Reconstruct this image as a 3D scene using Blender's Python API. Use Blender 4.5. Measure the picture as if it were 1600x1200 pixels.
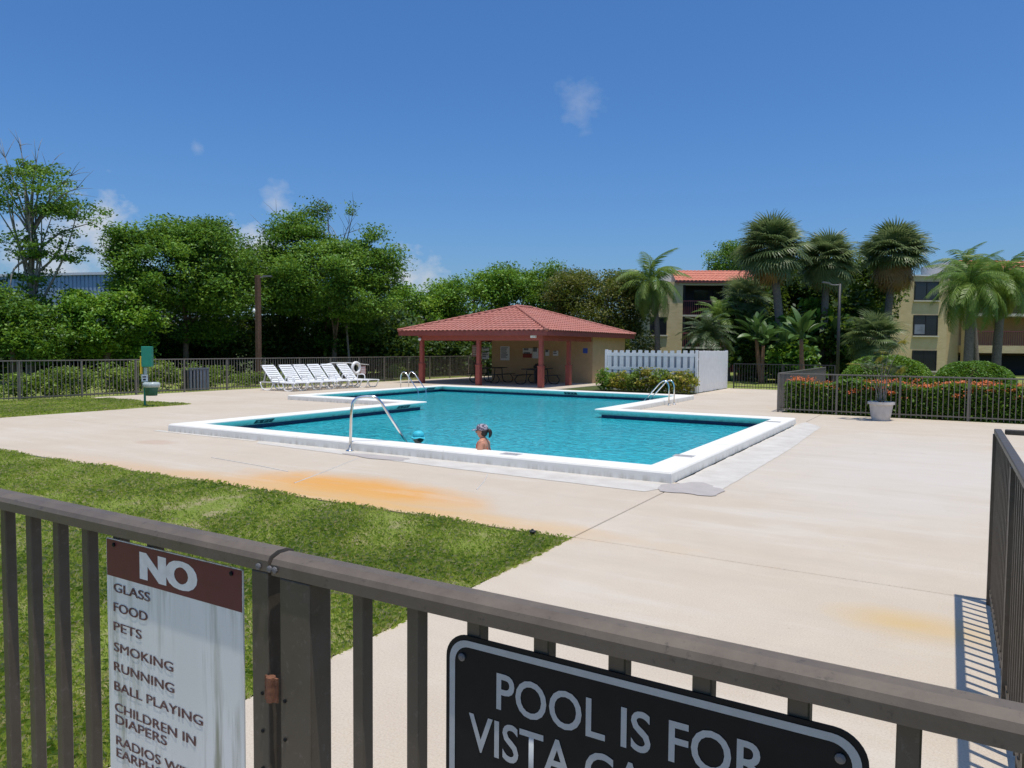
import bpy, bmesh, math, random
import numpy as np
from mathutils import Vector, Matrix, Quaternion
random.seed(7); rng = np.random.default_rng(11)
for o in list(bpy.data.objects): bpy.data.objects.remove(o)
SC = bpy.context.scene; COL = SC.collection

# ------------------------------------------------------------------ camera
F, H = 1150.0, 1.75
PITCH, ROLL, YAW = math.atan(57/1150), math.radians(0.45), math.radians(30.7)
FW = Vector((-math.sin(YAW)*math.cos(PITCH), math.cos(YAW)*math.cos(PITCH), -math.sin(PITCH)))
r0 = Vector((math.cos(YAW), math.sin(YAW), 0)); u0 = r0.cross(FW)
CR = r0*math.cos(ROLL)+u0*math.sin(ROLL); CU = u0*math.cos(ROLL)-r0*math.sin(ROLL)
cam = bpy.data.cameras.new('camera'); camo = bpy.data.objects.new('camera', cam); COL.objects.link(camo)
cam.sensor_fit = 'HORIZONTAL'; cam.sensor_width = 36; cam.lens = 36*F/1600
cam.clip_start = .05; cam.clip_end = 2000
camo.matrix_world = Matrix(((CR.x, CU.x, -FW.x, 0), (CR.y, CU.y, -FW.y, 0), (CR.z, CU.z, -FW.z, H), (0, 0, 0, 1)))
SC.camera = camo
def ray(px, py): return FW*F + CR*(px-800) - CU*(py-600)
def at(px, py, depth): d = ray(px, py)*(depth/F); return Vector((d.x, d.y, d.z+H))
def onY(px, py, y): d = ray(px, py); d = d*(y/d.y); return Vector((d.x, d.y, d.z+H))
def onG(px, py, z=0): d = ray(px, py); d = d*((z-H)/d.z); return Vector((d.x, d.y, z))

# ------------------------------------------------------------------ sky, sun, exposure
SUN = Vector((.16, -.085, 1)).normalized()
W = bpy.data.worlds.new('World'); SC.world = W; W.use_nodes = True
nt = W.node_tree; nt.nodes.clear()
def wn(t, **k):
    n = nt.nodes.new(t)
    for a, b in k.items(): setattr(n, a, b)
    return n
sky = wn('ShaderNodeTexSky', sky_type='NISHITA'); sky.sun_disc = False
sky.sun_elevation = math.asin(SUN.z); sky.sun_rotation = math.atan2(SUN.x, SUN.y)
sky.air_density = 1.0; sky.dust_density = 1.8; sky.ozone_density = 2.2
hs = wn('ShaderNodeHueSaturation'); hs.inputs['Saturation'].default_value = 1.12; hs.inputs['Value'].default_value = 1.0
wb = wn('ShaderNodeMix', data_type='RGBA', blend_type='MULTIPLY'); wb.inputs[0].default_value = 1; wb.inputs[7].default_value = (.86, 1.11, 1.44, 1)
nt.links.new(sky.outputs[0], wb.inputs[6]); nt.links.new(wb.outputs[2], hs.inputs['Color'])
# small fair-weather clouds low over the tree line
tc = wn('ShaderNodeTexCoord'); sep = wn('ShaderNodeSeparateXYZ'); nt.links.new(tc.outputs['Generated'], sep.inputs[0])
mp = wn('ShaderNodeMapping'); mp.inputs['Scale'].default_value = (26, 26, 38); mp.inputs['Location'].default_value = (2.3, .6, 0.2)
nt.links.new(tc.outputs['Generated'], mp.inputs[0])
nz = wn('ShaderNodeTexNoise'); nz.inputs['Scale'].default_value = 1.0; nz.inputs['Detail'].default_value = 7; nz.inputs['Roughness'].default_value = .58
nt.links.new(mp.outputs[0], nz.inputs['Vector'])
mu = None
for (cx, cy, rad, amt) in ((905, 160, .032, .24), (150, 358, .05, .85), (90, 400, .075, .8), (175, 415, .05, .6), (402, 378, .034, .9), (430, 316, .022, .45), (640, 445, .045, .85), (308, 231, .012, .3), (612, 432, .03, .7), (-120, 380, .08, .8)):
    vd = wn('ShaderNodeVectorMath', operation='DISTANCE'); vd.inputs[1].default_value = ray(cx, cy).normalized(); nt.links.new(tc.outputs['Generated'], vd.inputs[0])
    ad = wn('ShaderNodeMath', operation='MULTIPLY_ADD'); ad.inputs[1].default_value = -rad*2.6; nt.links.new(nz.outputs['Fac'], ad.inputs[0]); nt.links.new(vd.outputs['Value'], ad.inputs[2])
    wm = wn('ShaderNodeMapRange'); wm.inputs[1].default_value = -.35*rad; wm.inputs[2].default_value = -1.35*rad; wm.inputs[4].default_value = amt; nt.links.new(ad.outputs[0], wm.inputs[0])
    if mu is None: mu = wm
    else: w3 = wn('ShaderNodeMath', operation='MAXIMUM'); nt.links.new(mu.outputs[0], w3.inputs[0]); nt.links.new(wm.outputs[0], w3.inputs[1]); mu = w3
mx = wn('ShaderNodeMix', data_type='RGBA'); mx.inputs[7].default_value = (6.6, 6.9, 7.4, 1)
nt.links.new(mu.outputs[0], mx.inputs[0]); nt.links.new(hs.outputs[0], mx.inputs[6])
bg = wn('ShaderNodeBackground'); bg.inputs['Strength'].default_value = .108
nt.links.new(mx.outputs[2], bg.inputs[0])
wo = wn('ShaderNodeOutputWorld'); nt.links.new(bg.outputs[0], wo.inputs[0])
sl = bpy.data.lights.new('sun', 'SUN'); sl.energy = 4.5; sl.angle = math.radians(.53); sl.color = (1, .94, .84)
so = bpy.data.objects.new('sun', sl); COL.objects.link(so); so.location = SUN*60
so.rotation_euler = SUN.to_track_quat('Z', 'Y').to_euler()
VS = SC.view_settings; VS.view_transform = 'Standard'; VS.look = 'None'; VS.gamma = 1; VS.exposure = -.2; VS.use_curve_mapping = False

# ------------------------------------------------------------------ helpers
MATS = {}
def lk(nt, a, b): nt.links.new(a, b)
class NM:
    """small node-material builder"""
    def __init__(s, name, rough=.6, spec=.4, metal=0):
        s.m = bpy.data.materials.new(name); s.m.use_nodes = True; s.t = s.m.node_tree
        s.b = s.t.nodes['Principled BSDF']; s.out = s.t.nodes['Material Output']
        s.b.inputs['Roughness'].default_value = rough; s.b.inputs['Specular IOR Level'].default_value = spec; s.b.inputs['Metallic'].default_value = metal
        MATS[name] = s.m; s._pos = None
    def n(s, t, **k):
        n = s.t.nodes.new(t)
        for a, b in k.items(): setattr(n, a, b)
        return n
    def pos(s):
        if s._pos is None: s._pos = s.n('ShaderNodeNewGeometry').outputs['Position']
        return s._pos
    def obj(s): return s.n('ShaderNodeTexCoord').outputs['Object']
    def noise(s, scale, detail=4, rough=.55, vec=None, stretch=None, dist=0):
        v = vec or s.pos()
        if stretch:
            m = s.n('ShaderNodeMapping'); m.inputs['Scale'].default_value = stretch; lk(s.t, v, m.inputs[0]); v = m.outputs[0]
        n = s.n('ShaderNodeTexNoise'); n.inputs['Scale'].default_value = scale; n.inputs['Detail'].default_value = detail
        n.inputs['Roughness'].default_value = rough; n.inputs['Distortion'].default_value = dist; lk(s.t, v, n.inputs['Vector'])
        return n.outputs['Fac']
    def rng(s, v, a, b, c=0, d=1):
        n = s.n('ShaderNodeMapRange'); 
        for i, x in enumerate((a, b, c, d)): n.inputs[i+1].default_value = x
        lk(s.t, v, n.inputs[0]); return n.outputs[0]
    def math(s, op, a, b=None):
        n = s.n('ShaderNodeMath', operation=op)
        for i, x in enumerate((a, b)):
            if x is None: continue
            if isinstance(x, (int, float)): n.inputs[i].default_value = x
            else: lk(s.t, x, n.inputs[i])
        return n.outputs[0]
    def mix(s, f, a, b, mode='MIX'):
        n = s.n('ShaderNodeMix', data_type='RGBA', blend_type=mode)
        for i, x in ((0, f), (6, a), (7, b)):
            if isinstance(x, (int, float)): n.inputs[i].default_value = x
            elif isinstance(x, tuple): n.inputs[i].default_value = (*x[:3], 1)
            else: lk(s.t, x, n.inputs[i])
        return n.outputs[2]
    def blob(s, cx, cy, rx, ry, nscale=1.5, amt=.6, soft=.5, ang=0, cz=None):
        """soft patch in world metres, 0..1"""
        m = s.n('ShaderNodeMapping', vector_type='TEXTURE'); m.inputs['Location'].default_value = (cx, cy, 0)
        m.inputs['Rotation'].default_value = (0, 0, ang); m.inputs['Scale'].default_value = (rx, ry, 1e4); lk(s.t, s.pos(), m.inputs[0])
        l = s.n('ShaderNodeVectorMath', operation='LENGTH'); lk(s.t, m.outputs[0], l.inputs[0])
        d = s.math('ADD', l.outputs['Value'], s.math('MULTIPLY', s.math('SUBTRACT', s.noise(nscale, 5), .5), amt*2))
        return s.rng(d, 1, 1-soft, 0, 1)
    def color(s, c):
        if isinstance(c, tuple): s.b.inputs['Base Color'].default_value = (*c[:3], 1)
        else: lk(s.t, c, s.b.inputs['Base Color'])
        return s
    def bump(s, h, strength=.3, dist=.01):
        n = s.n('ShaderNodeBump'); n.inputs['Strength'].default_value = strength; n.inputs['Distance'].default_value = dist
        lk(s.t, h, n.inputs['Height']); lk(s.t, n.outputs[0], s.b.inputs['Normal']); return s
def plain(name, c, rough=.6, spec=.4, metal=0, var=.12, scale=8, bump=0):
    m = NM(name, rough, spec, metal); n = m.noise(scale, 5)
    a = tuple(x*(1-var) for x in c); b = tuple(min(1, x*(1+var)) for x in c)
    m.color(m.mix(m.rng(n, .3, .7), a, b))
    if bump: m.bump(m.noise(scale*6, 4), bump, .006)
    return m.m

def tag(o, label=None, cat=None, group=None, kind=None):
    if label: o['label'] = label
    if cat: o['category'] = cat
    if group: o['group'] = group
    if kind: o['kind'] = kind
    return o
def empty(name, loc=(0, 0, 0), rz=0):
    o = bpy.data.objects.new(name, None); COL.objects.link(o); o.location = loc; o.rotation_euler = (0, 0, rz); o.empty_display_size = .2; return o
def link(name, me, mat=None, parent=None):
    if mat is not None and not me.materials: me.materials.append(MATS[mat] if isinstance(mat, str) else mat)
    o = bpy.data.objects.new(name, me); COL.objects.link(o)
    if parent: o.parent = parent
    return o
class MB:
    def __init__(s): s.v = []; s.f = []
    def add(s, v, f):
        k = len(s.v); s.v += [tuple(x) for x in v]; s.f += [tuple(i+k for i in q) for q in f]; return s
    def bx(s, x0, x1, y0, y1, z0, z1):
        return s.add([(x0, y0, z0), (x1, y0, z0), (x1, y1, z0), (x0, y1, z0), (x0, y0, z1), (x1, y0, z1), (x1, y1, z1), (x0, y1, z1)],
                     [(0, 3, 2, 1), (4, 5, 6, 7), (0, 1, 5, 4), (1, 2, 6, 5), (2, 3, 7, 6), (3, 0, 4, 7)])
    def bar(s, a, b, w, h, up=(0, 0, 1)):
        a = Vector(a); b = Vector(b); d = (b-a).normalized(); u = Vector(up); r = d.cross(u)
        if r.length < 1e-4: u = Vector((0, 1, 0)); r = d.cross(u)
        r.normalize(); u = r.cross(d); r *= w/2; u *= h/2
        return s.add([a-r-u, a+r-u, a+r+u, a-r+u, b-r-u, b+r-u, b+r+u, b-r+u], [(0, 1, 2, 3), (4, 7, 6, 5), (0, 4, 5, 1), (1, 5, 6, 2), (2, 6, 7, 3), (3, 7, 4, 0)])
    def tube(s, pts, rad, n=8, cap=True):
        pts = [Vector(p) for p in pts]; m = len(pts); rr = rad if isinstance(rad, (list, tuple)) else [rad]*m
        vs = []; fs = []; ref = None
        for i, p in enumerate(pts):
            t = (pts[min(i+1, m-1)]-pts[max(i-1, 0)]).normalized()
            if ref is None: ref = Vector((1, 0, 0)) if abs(t.x) < .8 else Vector((0, 1, 0))
            a = (ref - t*ref.dot(t)).normalized(); ref = a; b = t.cross(a)
            for k in range(n): c = 2*math.pi*k/n; vs.append(p+(a*math.cos(c)+b*math.sin(c))*rr[i])
        for i in range(m-1):
            for k in range(n): fs.append((i*n+k, i*n+(k+1) % n, (i+1)*n+(k+1) % n, (i+1)*n+k))
        if cap: fs.append(tuple(range(n-1, -1, -1))); fs.append(tuple(range((m-1)*n, m*n)))
        return s.add(vs, fs)
    def lathe(s, prof, c=(0, 0, 0), n=20, sx=1, sy=1):
        vs = []; m = len(prof)
        for r, z in prof:
            for k in range(n): a = 2*math.pi*k/n; vs.append((c[0]+r*sx*math.cos(a), c[1]+r*sy*math.sin(a), c[2]+z))
        fs = [(i*n+k, i*n+(k+1) % n, (i+1)*n+(k+1) % n, (i+1)*n+k) for i in range(m-1) for k in range(n)]
        fs += [tuple(range(n-1, -1, -1)), tuple(range((m-1)*n, m*n))]
        return s.add(vs, fs)
    def prism(s, poly, z0, z1):
        n = len(poly)
        return s.add([(x, y, z0) for x, y in poly]+[(x, y, z1) for x, y in poly],
                     [tuple(range(n-1, -1, -1)), tuple(range(n, 2*n))]+[(i, (i+1) % n, n+(i+1) % n, n+i) for i in range(n)])
    def mesh(s, name, smooth=False):
        me = bpy.data.meshes.new(name); me.from_pydata(s.v, [], s.f)
        if smooth: me.polygons.foreach_set('use_smooth', [True]*len(me.polygons))
        me.update(); return me
    def build(s, name, mat, parent=None, smooth=False, bev=0, seg=2):
        o = link(name, s.mesh(name, smooth), mat, parent)
        if bev:
            b = o.modifiers.new('bevel', 'BEVEL'); b.width = bev; b.segments = seg; b.limit_method = 'ANGLE'; b.angle_limit = math.radians(40)
        return o
def npmesh(name, V, Fq, mat, parent=None, rnd=None):
    """V (n,3), Fq (m,k) numpy -> mesh object, optional per-face float 'rnd'"""
    me = bpy.data.meshes.new(name); n, m, k = len(V), len(Fq), Fq.shape[1]
    me.vertices.add(n); me.vertices.foreach_set('co', np.ascontiguousarray(V, dtype=np.float32).ravel())
    me.loops.add(m*k); me.loops.foreach_set('vertex_index', np.ascontiguousarray(Fq, dtype=np.int32).ravel())
    me.polygons.add(m); me.polygons.foreach_set('loop_start', np.arange(0, m*k, k, dtype=np.int32))
    if rnd is not None:
        a = me.attributes.new('rnd', 'FLOAT', 'FACE'); a.data.foreach_set('value', np.ascontiguousarray(rnd, dtype=np.float32))
    me.update(calc_edges=True); return link(name, me, mat, parent)
def text(body, size, mat, parent, origin, right, up, name='lettering', offset=0, depth=.001, fitw=None, align='LEFT', sx=1, shear=0, bold=0):
    cu = bpy.data.curves.new('t', 'FONT'); cu.body = body; cu.size = 1; cu.offset = offset; cu.extrude = 0; cu.align_x = align; cu.shear = shear; cu.resolution_u = 4
    o = bpy.data.objects.new('t', cu); COL.objects.link(o)
    me = bpy.data.meshes.new_from_object(o.evaluated_get(bpy.context.evaluated_depsgraph_get())); bpy.data.objects.remove(o); bpy.data.curves.remove(cu)
    xs = [v.co.x for v in me.vertices]; cap = .69
    k = size/cap; kx = k*sx
    if fitw: kx = fitw/(max(xs)-min(xs)); 
    x0 = min(xs) if align == 'LEFT' else 0
    R = Vector(right); U = Vector(up); N = R.cross(U); O = Vector(origin)
    for v in me.vertices: v.co = O + R*((v.co.x-x0)*kx) + U*(v.co.y*k) + N*depth
    if bold:
        bm = bmesh.new(); bm.from_mesh(me); src = list(bm.verts)+list(bm.edges)+list(bm.faces)
        for q in (1, 2):
            d = bmesh.ops.duplicate(bm, geom=src); bmesh.ops.translate(bm, vec=R*(bold*k*q/2)+N*(.00008*q), verts=[g for g in d['geom'] if isinstance(g, bmesh.types.BMVert)])
        bm.to_mesh(me); bm.free()
    me.materials.clear(); ob = link(name, me, mat, parent); return ob
def childcopy(o, loc, parent, rot=None, scale=None):
    c = o.copy(); COL.objects.link(c); c.parent = parent; c.location = loc
    if rot is not None: c.rotation_euler = rot
    if scale is not None: c.scale = scale
    return c

# ------------------------------------------------------------------ materials
def mats():
    # deck concrete
    m = NM('concrete', .85, .25)
    sp = m.noise(95, 4, .75); big = m.noise(.55, 6, .6); mid = m.noise(4, 5, .6)
    c = m.mix(m.rng(big, .32, .7), (.515, .43, .325), (.565, .495, .40))
    c = m.mix(m.rng(mid, .35, .75, 0, .35), c, (.47, .40, .33))
    c = m.mix(m.rng(sp, .5, .68, 0, .6), c, (.36, .29, .22)); c = m.mix(m.rng(sp, .46, .3, 0, .35), c, (.68, .63, .57))
    grey = m.blob(-.6, 12.5, 2.6, 5.5, .9, .5, .6)
    c = m.mix(m.math('MULTIPLY', grey, .55), c, (.55, .515, .46))
    rust = m.blob(-6.3, 6.75, 2.3, .85, 1.6, .3, .6, ang=-.05); rust2 = m.blob(-6.2, 6.2, 4.6, .55, 1.2, .4, .8)
    rust3 = m.blob(-.15, 5.3, .62, .34, 2, .3, .9); rust4 = m.blob(-9.5, 6.2, 4.5, .5, 1.3, .4, .9)
    c = m.mix(m.math('MULTIPLY', rust, .95), c, (.62, .31, .075)); c = m.mix(m.math('MULTIPLY', rust2, .85), c, (.58, .36, .14))
    c = m.mix(m.math('MULTIPLY', rust3, .55), c, (.56, .36, .10)); c = m.mix(m.math('MULTIPLY', rust4, .35), c, (.55, .34, .18))
    ring = m.math('MULTIPLY', m.blob(-12.2, 8.05, .5, .3, 3, .5, .4), .35); c = m.mix(ring, c, (.42, .25, .16))
    stk = m.noise(1.1, 6, .65, stretch=(.35, 2.2, 1)); c = m.mix(m.rng(stk, .52, .72, 0, .4), c, (.45, .385, .30)); c = m.mix(m.rng(stk, .46, .30, 0, .35), c, (.60, .56, .49))
    spec2 = m.noise(14, 2, .5); c = m.mix(m.rng(spec2, .76, .80, 0, .5), c, (.25, .20, .15))
    spot = m.noise(2.2, 2, .5); c = m.mix(m.rng(spot, .74, .80, 0, .35), c, (.33, .27, .22))
    m.color(c).bump(m.noise(160, 4, .7), .35, .004)
    m = NM('white_strip', .8, .25); n = m.noise(3, 6, .6); s2 = m.noise(150, 2)
    c = m.mix(m.rng(n, .35, .7), (.50, .465, .41), (.60, .565, .51)); c = m.mix(m.rng(s2, .55, .75, 0, .3), c, (.5, .46, .4)); m.color(c).bump(s2, .2, .003)
    plain('patch_grey', (.40, .365, .34), .85, .2, var=.07, scale=5, bump=.2)
    m = NM('coping_white', .55, .35); n = m.noise(5, 6, .65); g = m.noise(1.2, 6, .7); st = m.noise(9, 4, .6, stretch=(1, 1, .12))
    sz = m.n('ShaderNodeSeparateXYZ'); lk(m.t, m.pos(), sz.inputs[0])
    c = m.mix(m.rng(n, .3, .7), (.78, .75, .67), (.84, .815, .745)); low = m.rng(sz.outputs['Z'], .10, .0, 0, 1)
    c = m.mix(m.math('MULTIPLY', low, m.rng(st, .42, .68, 0, .75)), c, (.40, .36, .28)); c = m.mix(m.rng(g, .6, .8, 0, .3), c, (.60, .57, .50))
    m.color(c).bump(m.noise(40, 4), .15, .004)
    m = NM('tile_navy', .25, .5); br = m.noise(20, 3); m.color(m.mix(br, (.004, .008, .05), (.012, .022, .11)))
    m = NM('plaster', .7, .2); m.color(m.mix(m.noise(1, 4), (.25, .6, .68), (.3, .66, .74)))
    # water
    m = NM('water', .06, .5)
    w1 = m.noise(2.1, 4, .6, stretch=(1, 1.7, 1), dist=.6); w2 = m.noise(9, 3, .62, stretch=(1, 1.8, 1), dist=.8); w3 = m.noise(.35, 3, .5)
    c = m.mix(m.rng(w2, .39, .63), (.004, .19, .25), (.065, .66, .72)); c = m.mix(m.rng(w1, .35, .68, 0, .45), c, (.010, .35, .43))  # ripple light and dark network painted into the base colour
    c = m.mix(m.rng(w3, .35, .65, 0, .35), c, (.03, .50, .57)); m.color(c)
    h = m.math('ADD', m.math('MULTIPLY', w1, 1.0), m.math('MULTIPLY', w2, .38)); m.bump(h, .4, .05); m.b.inputs['IOR'].default_value = 1.33
    # grass
    m = NM('turf', .95, .1); n = m.noise(1.1, 6, .65); n2 = m.noise(30, 4, .7)
    c = m.mix(m.rng(n, .35, .68), (.21, .27, .05), (.28, .33, .08)); c = m.mix(m.rng(n2, .35, .7, 0, .8), c, (.09, .13, .02))
    c = m.mix(m.rng(m.noise(2.3, 5, .6), .50, .64, 0, .8), c, (.36, .29, .19)); m.color(c).bump(n2, .8, .03)
    m = NM('earth', .95, .1); c = m.mix(m.rng(m.noise(.4, 6), .35, .65), (.05, .075, .022), (.09, .11, .04)); m.color(c).bump(m.noise(9, 4), .6, .05)
    # leaves: per-face random picks the leaf's own tone
    def leaf(name, cols, rough=.5, tr=.25, spec=.35):
        m = NM(name, rough, spec); a = m.n('ShaderNodeAttribute', attribute_name='rnd'); r = m.n('ShaderNodeValToRGB')
        e = r.color_ramp.elements; e[0].color = (*cols[0], 1); e[1].color = (*cols[-1], 1)
        for i, q in enumerate(cols[1:-1]): x = e.new((i+1)/(len(cols)-1)); x.color = (*q, 1)
        lk(m.t, a.outputs['Fac'], r.inputs[0]); m.color(r.outputs[0])
        t = m.n('ShaderNodeBsdfTranslucent'); g = m.mix(.35, r.outputs[0], (.30, .42, .02)); lk(m.t, g, t.inputs[0])
        s = m.n('ShaderNodeMixShader'); s.inputs[0].default_value = tr; lk(m.t, m.b.outputs[0], s.inputs[1]); lk(m.t, t.outputs[0], s.inputs[2]); lk(m.t, s.outputs[0], m.out.inputs[0])
    leaf('grass_blade', [(.14, .21, .025), (.29, .39, .045), (.38, .47, .075), (.48, .51, .13), (.58, .50, .26)], .55, .5, .2)
    leaf('leaf_mid', [(0.038, 0.096, 0.018), (0.079, 0.184, 0.025), (0.131, 0.271, 0.032), (0.228, 0.376, 0.049)], tr=.32)
    leaf('leaf_bright', [(0.056, 0.136, 0.016), (0.112, 0.256, 0.026), (0.184, 0.36, 0.035), (0.304, 0.464, 0.056)], tr=.32)
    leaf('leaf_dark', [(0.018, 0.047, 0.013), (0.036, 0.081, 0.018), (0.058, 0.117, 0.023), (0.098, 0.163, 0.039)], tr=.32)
    leaf('leaf_olive', [(0.03, 0.06, 0.015), (0.068, 0.099, 0.021), (0.128, 0.143, 0.03), (0.24, 0.225, 0.053)], tr=.32)
    leaf('leaf_hedge', [(0.04, 0.096, 0.016), (0.088, 0.184, 0.022), (0.16, 0.296, 0.032), (0.272, 0.384, 0.056)], tr=.32)
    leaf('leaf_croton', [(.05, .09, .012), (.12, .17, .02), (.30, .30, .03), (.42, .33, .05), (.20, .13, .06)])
    leaf('leaf_shrub', [(0.068, 0.115, 0.016), (0.135, 0.223, 0.027), (0.223, 0.317, 0.047), (0.324, 0.405, 0.081)], tr=.32)
    leaf('petal', [(.55, .09, .035), (.72, .17, .06), (.80, .28, .11)], .6, .2)
    def frond(name, a, b, tr=.2):
        m = NM(name, .42, .45); n = m.n('ShaderNodeObjectInfo'); c = m.mix(n.outputs['Random'], a, b); c = m.mix(m.rng(m.noise(5, 3), .3, .7, 0, .35), c, tuple(x*.6 for x in a)); m.color(c)
        t = m.n('ShaderNodeBsdfTranslucent'); lk(m.t, c, t.inputs[0]); s = m.n('ShaderNodeMixShader'); s.inputs[0].default_value = tr
        lk(m.t, m.b.outputs[0], s.inputs[1]); lk(m.t, t.outputs[0], s.inputs[2]); lk(m.t, s.outputs[0], m.out.inputs[0])
    frond('frond_sabal', (.13, .19, .065), (.27, .33, .13), .35); frond('frond_dead', (.48, .29, .10), (.36, .21, .08)); frond('frond_queen', (.14, .24, .04), (.27, .38, .07), .35)
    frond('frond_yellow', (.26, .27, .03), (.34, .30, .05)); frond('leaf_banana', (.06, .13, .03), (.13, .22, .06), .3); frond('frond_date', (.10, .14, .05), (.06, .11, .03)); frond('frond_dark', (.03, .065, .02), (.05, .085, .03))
    plain('bark', (.16, .125, .095), .9, .2, var=.35, scale=9, bump=.6); plain('bark_grey', (.26, .235, .20), .9, .2, var=.25, scale=12, bump=.6); plain('bark_palm', (.19, .155, .125), .9, .2, var=.3, scale=14, bump=.7)
    plain('boot', (.22, .12, .075), .9, .2, var=.3, scale=14, bump=.5)
    # metals, paint
    m = NM('bronze_metal', .42, .5); n = m.noise(18, 6, .65); n2 = m.noise(70, 4, .7)
    c = m.mix(m.rng(n, .3, .7), (.064, .051, .036), (.092, .075, .054)); gn = m.n('ShaderNodeNewGeometry'); nz_ = m.n('ShaderNodeSeparateXYZ'); lk(m.t, gn.outputs['Normal'], nz_.inputs[0])
    c = m.mix(m.rng(n2, .58, .72, 0, .35), c, (.20, .175, .15)); m.color(c).bump(n2, .12, .002); lk(m.t, m.rng(n, .3, .7, .36, .56), m.b.inputs['Roughness'])
    plain('fence_far', (.17, .15, .125), .5, .4, var=.1); plain('gate_black', (.03, .03, .03), .5, .4)
    plain('rust_metal', (.17, .075, .042), .8, .3, var=.5, scale=60, bump=.5); plain('web', (.6, .6, .58), .9, .1)
    m = NM('steel', .18, .5, 1.0); m.color((.72, .72, .70))
    plain('white_plastic', (.80, .80, .78), .4, .5, var=.03); plain('white_wood', (.82, .81, .78), .65, .3, var=.05, scale=5, bump=.15)
    plain('post_red', (.36, .088, .062), .6, .35, var=.1, scale=4, bump=.1); plain('fascia_red', (.33, .080, .060), .6, .35, var=.1, scale=3, bump=.1)
    m = NM('roof_tile', .75, .3); n = m.noise(6, 5, .6); n2 = m.noise(1, 4); c = m.mix(m.rng(n, .3, .7), (.33, .115, .085), (.45, .185, .14)); c = m.mix(m.rng(n2, .4, .7, 0, .4), c, (.40, .20, .17)); m.color(c).bump(n, .2, .01)
    m = NM('roof_tile_orange', .75, .3); n = m.noise(5, 5, .6); c = m.mix(m.rng(n, .3, .7), (.47, .15, .095), (.60, .24, .16)); m.color(c)
    plain('stucco_tan', (.54, .36, .19), .85, .2, var=.07, scale=2.5, bump=.3); plain('ceiling_brown', (.30, .20, .13), .9, .2)
    m = NM('stucco_yellow', .9, .15); n = m.noise(1.2, 5); b2 = m.noise(3, 4, .6, stretch=(.6, .6, 2)); c = m.mix(m.rng(n, .3, .7), (.60, .46, .24), (.68, .54, .31)); c = m.mix(m.rng(b2, .45, .7, 0, .3), c, (.55, .41, .20)); m.color(c).bump(b2, .35, .03)
    plain('trim_cream', (.62, .56, .43), .8, .2, var=.06); plain('dark_screen', (.022, .022, .024), .6, .3); m = NM('window_glass', .08, .6); m.color((.018, .02, .024)); plain('curtain', (.22, .24, .28), .9, .1, var=.2, scale=3)
    plain('rail_maroon', (.20, .06, .06), .6, .3); plain('trim_white', (.75, .74, .72), .7, .3)
    m = NM('corrugated', .5, .4); sx = m.n('ShaderNodeSeparateXYZ'); lk(m.t, m.pos(), sx.inputs[0]); m.color(m.mix(m.rng(m.noise(.5, 4), .3, .7), (.30, .40, .52), (.37, .47, .58)))
    plain('warehouse_white', (.62, .65, .68), .7, .3); plain('door_blue', (.03, .14, .38), .5, .4)
    # signs
    m = NM('sign_white', .35, .5); s1 = m.noise(38, 4, .7, stretch=(1, 1, .07)); s3 = m.noise(9, 3, .6, stretch=(1, 1, .25)); sp = m.noise(500, 2)
    c = m.mix(m.rng(s3, .35, .7), (.74, .745, .70), (.82, .82, .78)); stain = m.math('MULTIPLY', m.rng(s1, .46, .66, 0, 1), m.rng(s3, .42, .60, 0, 1)); c = m.mix(m.math('MULTIPLY', stain, .9), c, (.24, .25, .17)); c = m.mix(m.rng(sp, .62, .75, 0, .25), c, (.3, .3, .25)); m.color(c)
    plain('sign_maroon', (.125, .022, .034), .4, .45, var=.12, scale=30); m = NM('letter_maroon', .5, .3); n = m.noise(160, 4, .7); m.color(m.mix(m.rng(n, .45, .7, 0, .7), (.10, .03, .034), (.30, .24, .22)))
    plain('letter_white', (.78, .77, .72), .45, .4, var=.08, scale=60); plain('sign_black', (.008, .010, .011), .5, .15, var=.2, scale=20); plain('letter_grey', (.40, .42, .42), .45, .4, var=.06, scale=50)
    plain('sign_green', (.02, .22, .15), .45, .4, var=.08); plain('bin_green', (.03, .12, .095), .4, .45, var=.15); plain('bag_clear', (.42, .48, .46), .25, .6, var=.2, scale=30); plain('yellow_paint', (.72, .48, .03), .5, .4)
    plain('sign_pink', (.45, .26, .24), .6, .3); plain('sign_blue', (.03, .09, .42), .5, .4); plain('sign_red', (.28, .05, .04), .6, .3); plain('paper', (.72, .73, .72), .6, .3, var=.04)
    plain('ink', (.06, .06, .07), .7, .2); plain('table_dark', (.035, .03, .028), .55, .4); plain('bin_dark', (.025, .027, .03), .5, .4); plain('bin_grey', (.14, .17, .22), .5, .4); plain('terracotta_white', (.56, .52, .47), .8, .2, var=.1, scale=8, bump=.3)
    plain('wood_brown', (.13, .075, .05), .8, .2, var=.25, scale=10, bump=.3); plain('globe', (.82, .82, .8), .3, .5); plain('lamp_grey', (.13, .125, .125), .5, .5)
    # people
    plain('skin', (.52, .24, .15), .5, .4, var=.08, scale=12); plain('skin_darker', (.45, .22, .15), .5, .4, var=.05); plain('suit', (.62, .13, .07), .6, .3); plain('hair', (.02, .015, .013), .5, .4)  # second skin is slightly darker, for the swimmer in the turquoise cap
    plain('cap_cyan', (.05, .50, .60), .55, .35, var=.06, scale=20); plain('shade_glass', (.01, .01, .012), .15, .6)
    m = NM('cap_pattern', .8, .2); n = m.noise(34, 2, .5); m.color(m.mix(m.rng(n, .46, .54), (.09, .08, .11), (.42, .37, .42)))
    plain('mark_tile', (.42, .40, .38), .5, .4, var=.15, scale=90)
mats()

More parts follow.
